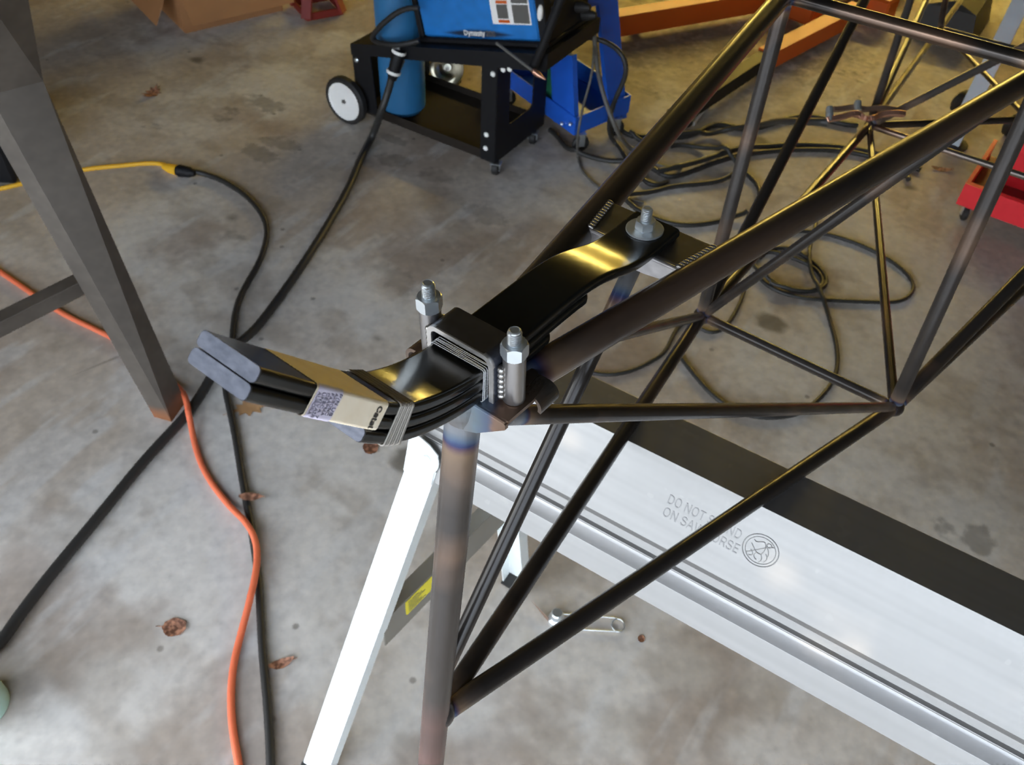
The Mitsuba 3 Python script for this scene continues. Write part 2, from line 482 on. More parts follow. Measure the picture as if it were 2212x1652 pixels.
ftube('brace', 'J2', 'K1', 0.0070)
ftube('brace', 'N2', 'J1', 0.0068)
ftube('brace', 'N2', 'M1', 0.0085, shine=3.0)
ftube('brace', 'N2', 'R1', 0.0080)
ftube('brace', 'R2', 'N1', 0.0068)
ftube('brace', 'N2', FR.T @ (V(*(3.9764, 0.4381, 0.6700)) - FO), 0.0085)
q = Q0 * 0.86
ftube('brace', q, (0.182, 0, -0.002), 0.0063, 0.7, 1.3, label='thin brace tube with a bright blue heat tint under the spring')
# weld fillets where the tubes meet
for n, r in (('J1', 0.0125), ('J2', 0.0125), ('N1', 0.011), ('N2', 0.011), ('K1', 0.0118), ('K2', 0.0118), ('R2', 0.011)):
    m = trimesh.creation.icosphere(3, r)
    m.apply_translation(FW(nodes[n]))
    v = np.asarray(m.vertices)
    c = BASE * (0.6 + 0.9 * meshkit.fbm(v * 200, 3, 4))[:, None] * V(1.1, 0.95, 0.95)
    add(f'{frame}__weld', m, 'm_tube', color=c)
m = trimesh.creation.icosphere(3, 0.0125)
m.apply_scale((1, 1, 1.5))
m.apply_translation(FW(Q0 + V(0.006, 0, 0)))
add(f'{frame}__weld', m, 'm_tube', color=np.tile(BASE * V(0.9, 0.9, 1.0), (len(m.vertices), 1)))


def colour_plate(m, fn):
    m = m.subdivide_to_size(0.0035)
    v = (np.asarray(m.vertices) - FO) @ FR
    return m, np.clip(fn(v), 0.004, 0.95)


def saddle_col(v):
    n = meshkit.fbm(v * 120, 3, 2)
    d = np.hypot(v[:, 0] * 1.2 + 0.012, v[:, 1]) + 0.010 * (n - 0.5)
    c = np.stack([np.interp(d, [0, .010, .018, .026, .032, .040, .06], [q[k] for q in ((.24, .23, .22), (.22, .23, .24), (.16, .21, .25), (.11, .14, .22), (.24, .15, .11), (.20, .13, .09), (.09, .08, .07))]) for k in range(3)], 1)
    return c * (0.8 + 0.4 * n)[:, None]


# saddle plate on top of the sternpost with its bent-down lip and ears
zt = 0.0186
top_poly = sg.Polygon([(-0.009, -0.0395), (0.014, -0.0400), (0.030, -0.037), (0.034, -0.026), (0.034, 0.026), (0.030, 0.037), (0.014, 0.0400), (-0.009, 0.0395)]).buffer(-0.002).buffer(0.002)
pt = extr(top_poly, 0.0026)
pt.apply_translation((0, 0, zt - 0.0026))
lip = extr(sg.Polygon([(-0.0395, 0.0), (-0.0395, -0.0045), (-0.018, -0.022), (-0.008, -0.027), (0.008, -0.027), (0.018, -0.022), (0.0395, -0.0045), (0.0395, 0.0)]).buffer(-0.001).buffer(0.001), 0.0026)
lipm = xf(lip, np.stack([V(0, 1, 0), V(0, 0, 1), V(1, 0, 0)], 1), (-0.0105, 0, zt - 0.0006))
bend = rod((-0.0088, -0.0388, zt - 0.0014), (-0.0088, 0.0388, zt - 0.0014), 0.0018, 12)
parts = [pt, lipm, bend]
for s in (-1, 1):                                      # ears that curl down over the longerons
    a = np.linspace(0, PI * 0.62, 12)
    o = [(0.0365 + 0.0080 * math.sin(k), zt - 0.0080 + 0.0080 * math.cos(k)) for k in a]
    i = [(0.0365 + 0.0055 * math.sin(k), zt - 0.0080 + 0.0055 * math.cos(k)) for k in a[::-1]]
    ear = extr(sg.Polygon([(0.030, zt)] + o + i + [(0.030, zt - 0.0025)]), 0.017)
    ear = xf(ear, np.stack([V(0, 1, 0), V(0, 0, 1), V(1, 0, 0)], 1), (0.016 if s < 0 else 0.002, 0 if s < 0 else 0.0055, 0 if s < 0 else -0.001))
    if s < 0:
        ear.apply_transform(np.diag([1, -1, 1, 1]))
        ear.invert()
    parts.append(ear)
m, c = colour_plate(fmesh(cat_mesh(parts)), saddle_col)
add(f'{frame}__saddle_plate', m, 'm_scale_plate', label='saddle plate with rainbow heat tint on top of the sternpost', color=c)
cone = lathe([(0.0117, -0.014), (0.0135, -0.006), (0.016, 0.002), (0.018, 0.012), (0.018, 0.0165), (0, 0.0165)], 32)
m, c = colour_plate(fmesh(cone), saddle_col)
add(f'{frame}__weld_collar', m, 'm_scale_plate', color=c)

# spring plate between the longerons, front edge bent down, weld beads along both sides
yl = 0.0415
pl = extr(sg.Polygon([(0.176, -yl + 0.003), (0.214, -yl - 0.006), (0.214, yl + 0.006), (0.176, yl - 0.003)]), 0.0026)
pl.apply_translation((0, 0, 0.0147 - 0.0026))
lip2 = extr(sg.Polygon([(-yl + 0.004, 0), (-yl + 0.004, -0.012), (-0.012, -0.0155), (0.012, -0.0155), (yl - 0.004, -0.012), (yl - 0.004, 0)]), 0.0026)
lip2 = xf(lip2, np.stack([V(0, 1, 0), V(0, 0, 1), V(1, 0, 0)], 1), (0.1752, 0, 0.0142))
bend2 = rod((0.1768, -yl + 0.004, 0.0131), (0.1768, yl - 0.004, 0.0131), 0.0018, 12)


def plate_col(v):
    n = meshkit.fbm(v * 150, 3, 9)
    e = np.clip((0.181 - v[:, 0]) / 0.006, 0, 1)[:, None]
    return (V(0.10, 0.088, 0.075) * (1 - e) + V(0.52, 0.50, 0.50) * e) * (0.75 + 0.5 * n)[:, None]


m, c = colour_plate(fmesh(cat_mesh([pl, lip2, bend2])), plate_col)
add(f'{frame}__spring_plate', m, 'm_scale_plate', label='steel plate welded between the two longerons under the bolted end of the spring', color=c)
for s in (-1, 1):
    for k in range(11):
        x = 0.178 + 0.0034 * k
        b = trimesh.creation.icosphere(2, 0.0026)
        b.apply_scale((0.75, 1.25, 0.8))
        b.apply_translation((x, s * (0.0365 + (x - 0.176) * 0.2), 0.0152))
        add(f'{frame}__weld_bead', fmesh(b), 'm_weld', True)

# ------------------------------------------------------------------ leaf spring
PATH = np.array([(.2062, .0222), (.1950, .0222), (.1823, .0222), (.1700, .0226), (.1600, .0236), (.1500, .0258), (.1400, .0290), (.1300, .0326), (.1200, .0358), (.1090, .0386), (.0980, .0404), (.0863, .0414), (.0700, .0419), (.0555, .0420), (.0400, .0420),
                 (.0258, .0420), (.0100, .0420), (-.0041, .0422), (-.0170, .0438), (-.0298, .0470), (-.0400, .0505), (-.0513, .0556), (-.0600, .0610), (-.0690, .0684), (-.0770, .0764), (-.0900, .0908), (-.1023, .1045), (-.1122, .1156), (-.1325, .1388)])
PATH = spline(np.c_[PATH[:, 0], np.zeros(len(PATH)), PATH[:, 1]], 320)
PT = np.gradient(PATH, axis=0)
PT /= np.linalg.norm(PT, axis=1, keepdims=True)
PN = np.stack([PT[:, 2], np.zeros(len(PT)), -PT[:, 0]], 1)       # up side normal
PN *= np.sign(PN[:, 2:])
TH, HW = 0.0074, 0.0190
GAP = 0.0005


def rrect(w, h, r, n=5):
    c = []
    for sx, sy, a0 in ((1, 1, 0), (-1, 1, 90), (-1, -1, 180), (1, -1, 270)):
        for k in range(n):
            a = math.radians(a0 + 90 * k / (n - 1))
            c.append((sx * (w - r) + r * math.cos(a), sy * (h - r) + r * math.sin(a)))
    return np.array(c)


def leaf_sweep(i0, i1, depth, hw=HW, th=TH, r=0.0026, ends=(None, None), roundend=0.006):
    """one leaf: rounded rectangle swept along the path at the given depth under the main leaf's top"""
    idx = np.arange(i0, i1 + 1)
    C = PATH[idx] - PN[idx] * (depth + th / 2)
    s = np.concatenate([[0], np.cumsum(np.linalg.norm(np.diff(C, axis=0), axis=1))])
    L = s[-1]
    d = np.minimum(s if ends[0] else s * 0 + 1, (L - s) if ends[1] else s * 0 + 1)
    shrink = np.where(d < roundend, roundend - np.sqrt(np.maximum(roundend ** 2 - (roundend - d) ** 2, 0)), 0) * 0.8
    rings = []
    for k in range(len(C)):
        q = rrect(hw - shrink[k], th / 2, r)
        rings.append(C[k] + np.outer(q[:, 0], V(0, 1, 0)) + np.outer(q[:, 1], PN[idx[k]]))
    n = len(rings[0])
    v = np.concatenate(rings)
    i, j = np.meshgrid(np.arange(len(C) - 1), np.arange(n), indexing='ij')
    qd = np.stack([i * n + j, i * n + (j + 1) % n, (i + 1) * n + (j + 1) % n, (i + 1) * n + j], -1).reshape(-1, 4)
    f = np.vstack([qd[:, [0, 1, 2]], qd[:, [0, 2, 3]]])
    e0, e1 = len(v), len(v) + n
    v = np.vstack([v, rings[0], rings[-1]])
    f = np.vstack([f, [[e0, e0 + k + 1, e0 + k] for k in range(1, n - 1)], [[e1, e1 + k, e1 + k + 1] for k in range(1, n - 1)]])
    return trimesh.Trimesh(v, f, process=False), rings


def cap_mesh(ring, nrmv, th=0.0004):
    c = ring.mean(0)
    inner = c + (ring - c) * 0.97
    return hull(np.vstack([inner - nrmv * 0.0002, inner + nrmv * th, ]))


def near(x, z=None):
    return int(np.argmin(np.abs(PATH[:, 0] - x)))


spring = thing('leaf_spring', 'black three leaf tailwheel spring clamped on the end of the fuselage frame', 'leaf spring')
n = len(PATH) - 1
for nm, i0, i1, dep, ends in (('main_leaf', 0, n, 0, (0, 0)), ('leaf', near(.100), n, TH + GAP, (1, 0)), ('leaf', near(.060), near(-.0765), 2 * (TH + GAP), (1, 0))):
    m, rings = leaf_sweep(i0, i1, dep, ends=ends)
    k = add(f'{spring}__{nm}', fmesh(m), 'm_spring', 40)
    if nm == 'main_leaf':
        add(f'{k}__cut_end', fmesh(cap_mesh(rings[0], -PT[0])), 'm_spring', 30)
    c = cap_mesh(rings[-1], PT[i1])
    add(f'{k}__cut_end' if nm != 'main_leaf' else f'{k}__bare_end', fmesh(c), 'm_cut', 30, label='bare blue grey cut end face')


def wrap_ring(i, depth0, depth1, hw, off, w, th=0.0005):
    """one flat strand around the stack at path index i: a closed band"""
    h = (depth1 - depth0) / 2 + off
    q = rrect(hw + off, h, 0.0016)
    c = PATH[i] - PN[i] * (depth0 + depth1) / 2
    base = c + np.outer(q[:, 0], V(0, 1, 0)) + np.outer(q[:, 1], PN[i])
    qo = rrect(hw + off + th, h + th, 0.0018)
    outer = c + np.outer(qo[:, 0], V(0, 1, 0)) + np.outer(qo[:, 1], PN[i])
    t = PT[i]
    m = len(q)
    v = np.vstack([base - t * w / 2, outer - t * w / 2, outer + t * w / 2, base + t * w / 2])
    f = []
    for a in range(3):
        for j in range(m):
            k = (j + 1) % m
            f += [[a * m + j, a * m + k, (a + 1) * m + k], [a * m + j, (a + 1) * m + k, (a + 1) * m + j]]
    mm = trimesh.Trimesh(v, f, process=False)
    mm.fix_normals()
    return mm


def at_arc(x, ds):
    s = np.concatenate([[0], np.cumsum(np.linalg.norm(np.diff(PATH, axis=0), axis=1))])
    return int(np.argmin(np.abs(s - (s[near(x)] + ds))))


FULL = 3 * TH + 2 * GAP
s_arc = np.concatenate([[0], np.cumsum(np.linalg.norm(np.diff(PATH, axis=0), axis=1))])


def strand_at(s, depth1, w, off, twist):
    """strand at exact arc length s (interpolated)"""
    P0, P1, P2 = ([np.interp(s, s_arc, A[:, k]) for k in range(3)] for A in (PATH, PT, PN))
    P, t, nn = V(*P0), nrm(P1), nrm(P2)
    h = depth1 / 2 + off
    q = rrect(HW + off, h, 0.0016, 6)
    c = P - nn * depth1 / 2
    pts = c + np.outer(q[:, 0], V(0, 1, 0)) + np.outer(q[:, 1], nn) + np.outer(twist * q[:, 0] / HW, t)
    return sweep(np.vstack([pts, pts[:1]]), w / 2, 6, cap=False)


s0 = s_arc[near(-.0575)]
for k in range(11):
    add(f'{spring}__wrapping_strand', fmesh(strand_at(s0 + 0.00105 * k, FULL, 0.00100, 0.0003, 0.0003 * math.sin(k * 2.1))), 'm_strand' if k % 3 else 'm_strand_dark', True)
s0 = s_arc[near(.0012)]
for k in range(6):
    add(f'{spring}__wrapping_strand', fmesh(strand_at(s0 + 0.00115 * k, FULL, 0.0005, 0.0003, 0.0005 * math.sin(k * 1.7))), 'm_strand_glass', True)

# paper label wrapped round the two upper leaves, with a lavender sticker and its print
D2 = 2 * TH + GAP
sa, sb = s_arc[-1] - 0.072, s_arc[-1] - 0.0345
sa = s_arc[near(-.0725)]


def wrap_strip(s0, s1, prof, off, ns=40, skew=0.0):
    """open strip along the path; prof = [(y, depth, ny, nd)]; each point pushed out by off"""
    rows = []
    for k, (y, dp, ny, nd) in enumerate(prof):
        row = []
        for u in np.linspace(0, 1, ns):
            s = s0 + (s1 - s0) * u + skew * (dp - D2 / 2) * (u > 0.5)
            P, nn = (V(*[np.interp(s, s_arc, A[:, j]) for j in range(3)]) for A in (PATH, PN))
            row.append(P - nn * dp + V(0, y, 0) + off * (V(0, ny, 0) + nn * nd))
        rows.append(row)
    v = np.array(rows)
    m_, n_ = v.shape[:2]
    v = v.reshape(-1, 3)
    i, j = np.meshgrid(np.arange(m_ - 1), np.arange(n_ - 1), indexing='ij')
    q = np.stack([i * n_ + j, (i + 1) * n_ + j, (i + 1) * n_ + j + 1, i * n_ + j + 1], -1).reshape(-1, 4)
    return trimesh.Trimesh(v, np.vstack([q[:, [0, 1, 2]], q[:, [0, 2, 3]]]), process=False)


def corner(n, a0, a1, cy, cd, r):
    return [(cy - r * math.cos(a), cd - r * math.sin(a), -math.cos(a), math.sin(a)) for a in np.linspace(a0, a1, n)]


prof = [(0.0165, 0, 0, 1), (0.0, 0, 0, 1), (-0.012, 0, 0, 1)] + corner(6, PI / 2, 0, -HW + 0.0018, 0.0018, 0.0018)[0:] + \
       [(-HW, D2 / 2, -1, 0)] + corner(6, 0, -PI / 2, -HW + 0.0018, D2 - 0.0018, 0.0018) + [(-0.010, D2, 0, -1), (0.004, D2, 0, -1)]
lab = add(f'{spring}__paper_label', fmesh(wrap_strip(sa, sb, prof, 0.0003)), 'm_paper', True, label='cream paper label wrapped round the bent up end of the spring')
side = corner(6, PI / 2 * 0.9, 0, -HW + 0.0018, 0.0018, 0.0018) + [(-HW, D2 / 2, -1, 0)] + corner(6, 0, -PI / 2, -HW + 0.0018, D2 - 0.0018, 0.0018) + [(-0.010, D2, 0, -1)]
add(f'{lab}__sticker', fmesh(wrap_strip(sb - 0.0185, sb - 0.0010, side, 0.00055)), 'm_lavender', True, label='lavender printed sticker on the label')


def side_text(key, txt, s, height, d0, mat, bold=False, run=None):
    """print running down the side face; its top points towards the clamp"""
    m = meshkit.text_mesh(txt, height, 0.00012, bold)
    v = np.asarray(m.vertices).copy()
    if run:
        v[:, 0] *= run / np.ptp(v[:, 0])
    out = np.zeros_like(v)
    for j in range(len(v)):
        ss = s - v[j, 1]
        P, nn = (V(*[np.interp(ss, s_arc, A[:, k]) for k in range(3)]) for A in (PATH, PN))
        out[j] = P - nn * (d0 + v[j, 0]) + V(0, -HW - 0.0007 - v[j, 2], 0)
    mm = trimesh.Trimesh(out, m.faces, process=False)
    add(key, fmesh(mm), mat, False)


for k, tx in enumerate(('P/N US', 'AERONC', 'FAAPMA', 'CESCA 7', 'UNIVAIR', 'AURORA')):
    side_text(f'{lab}__print', tx, sb - 0.0158 + 0.0028 * k, 0.0021, 0.0012 + 0.0003 * k, 'm_ink', False, 0.0108 + 0.0014 * (len(tx) > 6))
side_text(f'{lab}__print', 'Catal', sa + 0.0075, 0.0034, 0.0022, 'm_blackink', True, 0.0118)

# ------------------------------------------------------------------ clamp: strap with two welded bushings
clamp = thing('spring_clamp', 'bare steel U clamp with two welded bushings over the middle of the black leaf spring', 'clamp')
so, si, ztop = 0.0245, 0.0213, 0.0525
outer = sg.Polygon([(-so, zt), (so, zt), (so, ztop), (-so, ztop)]).buffer(0)
outer = sg.box(-so, zt - 0.02, so, ztop).buffer(-0.0070).buffer(0.0070, quad_segs=12).intersection(sg.box(-1, zt, 1, 1))
inner = sg.box(-si, zt - 0.02, si, ztop - 0.0032).buffer(-0.0040).buffer(0.0040, quad_segs=10).intersection(sg.box(-1, zt - 1, 1, 1))
st = extr(outer.difference(inner), 0.0215)
st = xf(st, np.stack([V(0, 1, 0), V(0, 0, 1), V(1, 0, 0)], 1), (-0.0030, 0, 0))


def strap_col(v):
    n = meshkit.fbm(v * 160, 3, 21)
    e = np.clip((-0.0022 - v[:, 0]) / 0.0008, 0, 1)[:, None]
    b = np.clip(1 - np.abs(np.abs(v[:, 1]) - 0.0245) / 0.008, 0, 1)[:, None]
    c = V(0.075, 0.066, 0.060) * (1 - b) + V(0.080, 0.090, 0.120) * b
    return (c * (1 - e) + V(0.60, 0.57, 0.54) * e) * (0.75 + 0.5 * n)[:, None]


m, c = colour_plate(fmesh(st), strap_col)
scene_key = f'{clamp}__strap'
# flat shading with per-vertex colours: every face gets its own vertices
vv = np.asarray(m.vertices)[np.asarray(m.faces)].reshape(-1, 3)
cc = c[np.asarray(m.faces)].reshape(-1, 3)
scene[scene_key] = mikit.ply((vv, np.arange(len(vv)).reshape(-1, 3)), 'm_scale_plate', False, color=cc)
BX = 0.0075
for s in (1, -1):
    bush = lathe([(0.0042, zt + 0.0006), (0.0060, zt + 0.0006), (0.0065, zt + 0.0012), (0.0065, ztop - 0.0006), (0.0060, ztop), (0.0042, ztop)], 32)
    bush.apply_translation((BX, s * 0.0312, 0))
    add(f'{clamp}__bushing', fmesh(bush), 'm_bare', 40)
    for fx in (-0.0052, 0.0052):
        for k in range(6):
            b = trimesh.creation.icosphere(2, 0.0031)
            b.apply_scale((1.0, 0.9, 0.85))
            b.apply_translation((BX + fx, s * 0.0268, zt + 0.0050 + 0.0040 * k))
            add(f'{clamp}__weld_bead', fmesh(b), 'm_weld', True)
for s, lb in ((1, 'zinc plated bolt with hex nut through the far left bushing of the spring clamp'), (-1, 'zinc plated bolt with hex nut through the near right bushing of the spring clamp')):
    t = thing('clamp_bolt', lb, 'bolt', 'bolts through the spring clamp')
    sh = thread(0.0041, 0.0555)
    sh.apply_translation((BX, s * 0.0312, zt - 0.0030))
    add(f'{t}__threaded_shank', fmesh(sh), 'm_zinc', 25)
    nut = hexprism(0.0135, 0.0092)
    nut.apply_transform(trimesh.transformations.rotation_matrix(0.45 if s > 0 else 0.15, (0, 0, 1)))
    nut.apply_translation((BX, s * 0.0312, ztop + 0.0001))
    add(f'{t}__hex_nut', fmesh(nut), 'm_zinc', 20)
t = thing('spring_bolt', 'zinc plated bolt with nut and broad washer through the flat end of the leaf spring', 'bolt')
sh = thread(0.0040, 0.050)
sh.apply_translation((0.1900, 0, -0.0095))
add(f'{t}__threaded_shank', fmesh(sh), 'm_zinc', 25)
w = lathe([(0.0042, 0.0223), (0.0128, 0.0223), (0.0133, 0.0227), (0.0133, 0.0236), (0.0129, 0.0240), (0.0042, 0.0240)], 48)
w.apply_translation((0.1900, 0, 0))
add(f'{t}__washer', fmesh(w), 'm_zinc', 30)
nut = hexprism(0.0125, 0.0068)
nut.apply_transform(trimesh.transformations.rotation_matrix(0.3, (0, 0, 1)))
nut.apply_translation((0.1900, 0, 0.0240))
add(f'{t}__hex_nut', fmesh(nut), 'm_zinc', 20)

# ------------------------------------------------------------------ sawhorse
saw = thing('sawhorse', 'silver aluminium sawhorse under the fuselage frame with white legs and stamped lettering', 'sawhorse')
SX0, SX1, SZ, PHI = 0.649, 0.716, 0.8160, math.radians(22)
DN, ON = V(-math.sin(PHI), 0, -math.cos(PHI)), V(-math.cos(PHI), 0, math.sin(PHI))
YL, YR = 0.502, -0.80


def sface(y, s, off=0.0):
    return V(SX0, y, SZ) + DN * s + ON * off


side_prof = [(0, 0), (0, .109), (-.0100, .121), (-.0105, .1325), (-.0065, .1360), (-.0100, .1395), (-.0085, .145), (0, .158), (0, .1925)]
pts2 = []
for o, s in side_prof[::-1]:
    p = V(SX0, 0, SZ) + DN * s + ON * o
    pts2.append((p[0], p[2]))
pts2 += [(SX0 + SX1 - x, z) for x, z in pts2[::-1]]
line = sg.LineString(pts2)
shell = line.buffer(0.0011, cap_style='flat', join_style='round')
beam = extr(shell, YL - YR)
beam = xf(beam, np.stack([V(1, 0, 0), V(0, 0, 1), V(0, -1, 0)], 1), (0, YL, -0.0011))
add(f'{saw}__beam', beam, 'm_alu', 25)
capo = sg.Polygon(pts2)
cap = extr(capo.buffer(-0.0015), 0.002)
add(f'{saw}__end_cap', xf(cap, np.stack([V(1, 0, 0), V(0, 0, 1), V(0, -1, 0)], 1), (0, YL - 0.001, 0)), 'm_alu_white', 20)
SR = np.stack([V(0, -1, 0), -DN, ON], 1)          # face axes: reading direction, up the face, outward
for tx, s in (('DO NOT STAND', 0.0522), ('ON SAWHORSE', 0.0705)):
    tm = meshkit.text_mesh(tx, 0.0125, 0.0007)
    w_ = np.ptp(np.asarray(tm.vertices)[:, 0])
    tm.apply_scale((0.0915 / w_ if tx[0] == 'D' else 0.0955 / w_, 1, 1))
    # outlined characters: the stamped edge stands proud, the middle is left as sheet
    add(f'{saw}__lettering', xf(tm, SR, sface(0.1475, s, 0.0006)), 'm_alu_emboss', False)
em = [xf(tor(0.0205, 0.0006, 48, 6)), xf(tor(0.0172, 0.00045, 48, 6))]


def stroke(pts, r=0.00045):
    return sweep(spline([(x, y, 0) for x, y in pts], 14), r, 6)


fig = [[(-.012, .004), (-.007, -.001), (-.003, -.004), (.002, -.004)], [(.002, -.004), (.004, .002), (.003, .009)], [(-.011, .010), (-.006, .009), (-.001, .012), (.003, .009)],
       [(.002, -.004), (.005, -.010), (.003, -.015)], [(-.010, -.004), (-.006, -.009), (-.010, -.012)], [(-.003, -.004), (-.004, -.010), (.000, -.013)], [(.003, .009), (.008, .004), (.010, -.003)],
       [(-.0145, -.010), (-.005, -.002), (.006, .008), (.0130, .0115)], [(.007, -.001), (.010, -.006), (.008, -.012)]]
em += [stroke(f) for f in fig]
em.append(xf(tor(0.0026, 0.0006, 20, 6), None, (0.0065, 0.0105, 0)))
add(f'{saw}__warning_emblem', xf(cat_mesh(em), SR, sface(0.0292, 0.0520, 0.0010)), 'm_alu_emboss', 30, label='stamped round no climbing emblem')


def channel(p0, p1, w0, w1, dep, nout, ydir, th=0.002):
    """U channel leg: web on the outward side, two flanges behind it"""
    p0, p1, nout, ydir = (V(*q) for q in (p0, p1, nout, ydir))
    out = []
    for a, b, o0, o1 in ((-1, 1, 0, th), (-1, -1, 0, dep), (1, 1, 0, dep)):
        pts = []
        for p, w in ((p0, w0), (p1, w1)):
            for o in (o0, o1):
                if a != b:
                    pts += [p + ydir * w / 2 * a - nout * o, p + ydir * w / 2 * b - nout * o]
                else:
                    pts += [p + ydir * (w / 2) * a - nout * o, p + ydir * (w / 2 - th) * a - nout * o]
        out.append(hull(pts))
    return cat_mesh(out)


up_ = V(0, 0, 1)


def mirx(p):
    return V(SX0 + SX1 - p[0], p[1], p[2])


SF = (SZ - 0.012) / math.cos(PHI)
for side in (0, 1):
    for end in (0, 1):
        yt, yb = (0.4742, 0.543) if end == 0 else (YR + 0.03, YR - 0.04)
        a, b = sface(yt, 0.176, 0.0030), sface(yb, SF, 0.0030)
        no = ON
        if side:
            a = mirx(a)
            b = V(0.852, 0.452 if end == 0 else YR + 0.03, 0.012)
            no = nrm(V(.98, 0, .18))
        k = add(f'{saw}__leg', channel(a, b, 0.047, 0.052, 0.026, no, (0, 1, 0)), 'm_alu_white', 20)
        f0, f1 = b, b + (b - a) / np.linalg.norm(b - a) * 0.010
        add(f'{k}__foot', hull([q + V(0, y, 0) - no * o for q in (f0, f1) for y in (-.028, .028) for o in (-.002, .03)]), 'm_rubber', 20)
        if side == 0:
            br = sg.Polygon([(0.5015, .134), (0.4985, .196), (0.455, .196), (0.455, .150), (0.470, .142)]).union(sg.Point(0.4695, 0.1640).buffer(0.0185)).buffer(0.002)
            if end:
                br = affinity.translate(br, YR + 0.03 - 0.4742)
            bm = extr(br, 0.0022)
            bm = xf(bm, np.stack([V(0, 1, 0), DN, -ON], 1), sface(0, 0, 0.0054))
            bm.fix_normals()
            add(f'{k}__bracket', bm, 'm_alu_white', 20)
            rv = lathe([(0.0085, 0), (0.0085, 0.0008), (0.0065, 0.0022), (0, 0.0026)], 24)
            rv.apply_transform(trimesh.transformations.identity_matrix())
            add(f'{k}__rivet', xf(rv, frame_to(ON), sface(0.4695 + (YR + 0.03 - 0.4742 if end else 0), 0.164, 0.0054)), 'm_alu_white', 30)
for end in (0, 1):
    a, b = (V(.474, .4845, .312), V(.822, .452, .312)) if end == 0 else (V(.474, YR - .01, .312), V(.822, YR + .03, .312))
    k = add(f'{saw}__spreader', cat_mesh([bar(a + V(0, 0, .016), b + V(0, 0, .016), 0.003, 0.072), bar(a + V(0, .012, .0505), b + V(0, .012, .0505), 0.026, 0.003)]), 'm_brace', 20)
    if end == 0:
        d_ = nrm(b - a)
        tp = sg.Polygon([(0.066, -.0200), (0.124, -.0200), (0.138, -.002), (0.130, .0190), (0.066, .0190)]).buffer(-.003).buffer(.003)
        tp = affinity.translate(tp, -.016, .029)
        tg = extr(tp, 0.0006)
        TRm = np.stack([d_, up_, np.cross(d_, up_)], 1)
        tgk = add(f'{k}__tag', xf(tg, TRm, a + np.cross(d_, up_) * 0.0018), 'm_tag', 20, label='yellow warning tag on the spreader')
        ln = [bx(.056, .088 + .016 * ((q_ * 7) % 3 - 1) / 2, .041 - .0055 * q_, .0428 - .0055 * q_, .0007, .0010, .0001) for q_ in range(6)]
        add(f'{k}__tag_print', xf(cat_mesh(ln), TRm, a + np.cross(d_, up_) * 0.0018), 'm_ink', False)

# ------------------------------------------------------------------ steel stand on the left
stand = thing('steel_stand', 'brown grey sheet steel stand with splayed leg and side brace at the left edge', 'stand')
f1, f2 = V(*(0.7470, 1.3727, 0.0000)), V(*(0.8095, 1.3933, 0.0000))
g1, g2 = V(*(0.7781, 1.6470, 0.7400)), V(*(0.8710, 1.6126, 0.7400))
h1, h2 = V(*(0.7425, 1.5625, 0.9300)), V(*(0.8698, 1.5551, 0.9300))
h1, h2 = g1 + (h1 - g1) * 2.2, g2 + (h2 - g2) * 2.2
back = nrm(np.cross(g1 - f1, f2 - f1))
if back @ FWD < 0:
    back = -back


def slab(quad, off, th):
    q = np.array(quad, float)
    return hull(np.vstack([q + off * 0, q + off * th]))


add(f'{stand}__leg', cat_mesh([slab([f1, f2, g2, g1], back, 0.005), slab([f1, f1 + (f2 - f1) * 0.06, g1 + (g2 - g1) * 0.05, g1], back, 0.045)]), 'm_stand', 20)
back2 = nrm(np.cross(h1 - g1, g2 - g1))
if back2 @ FWD < 0:
    back2 = -back2
add(f'{stand}__pedestal', cat_mesh([slab([g1, g2, h2, h1], back2, 0.005), slab([g1, g1 + (g2 - g1) * 0.05, h1 + (h2 - h1) * 0.05, h1], back2, 0.06)]), 'm_stand', 20)
b0, b1 = V(*(0.7856, 1.5561, 0.3200)), V(*(0.5183, 1.5954, 0.3200))
sh2 = nrm(b1 - b0) * 0.62
b1 = b0 + sh2 * 1.02
for nm_ in ('leg', 'pedestal'):
    scene[f'{stand}__{nm_}_001'] = {**scene[f'{stand}__{nm_}'], 'to_world': T().translate(sh2.tolist())}
add(f'{stand}__brace', cat_mesh([bar(b0, b1, 0.004, 0.046), bar(b0 + V(0.018, 0, .022) , b1 + V(0.018, 0, .022), 0.036, 0.004)]), 'm_stand', 20)
bl = trimesh.creation.icosphere(2, 0.008)
add(f'{stand}__bolt', xf(bl, None, V(*(0.7851, 1.5395, 0.3350)) - FWD * 0.004), 'm_rust', True)

# ------------------------------------------------------------------ cords on the floor
def floor_cord(pts, r):
    return spline([(x, y, max(z, r)) for x, y, z in pts])


LAID = []


def cord(name, pts, r, mat, label, cat='cord', group=None, key=None, sides=10):
    """a cord along the floor points; it rides over the cords laid before it"""
    p = spline([(x, y, max(z, r)) for x, y, z in pts], step=0.012)
    p[:, 2] = np.maximum(p[:, 2], r)
    need = p[:, 2].copy()
    for q, rq in LAID:
        d = np.linalg.norm(p[:, None, :2] - q[None, :, :2], axis=2)
        k = d.argmin(1)
        dz = p[:, 2] - q[k, 2]
        hit = (d[np.arange(len(p)), k] < r + rq + 0.003) & (np.abs(dz) < 0.06)
        need = np.where(hit, np.maximum(need, q[k, 2] + r + rq + 0.001), need)
    lift = need - p[:, 2]
    if lift.max() > 0:
        from scipy.ndimage import gaussian_filter1d, maximum_filter1d
        lift = np.maximum(gaussian_filter1d(maximum_filter1d(lift, 5), 3.0), lift)
        p[:, 2] += lift
    LAID.append((p, r))
    if key:
        return add(key, sweep(p, r, sides), mat, True)
    return add(name, sweep(p, r, sides), mat, True, label, cat, group)


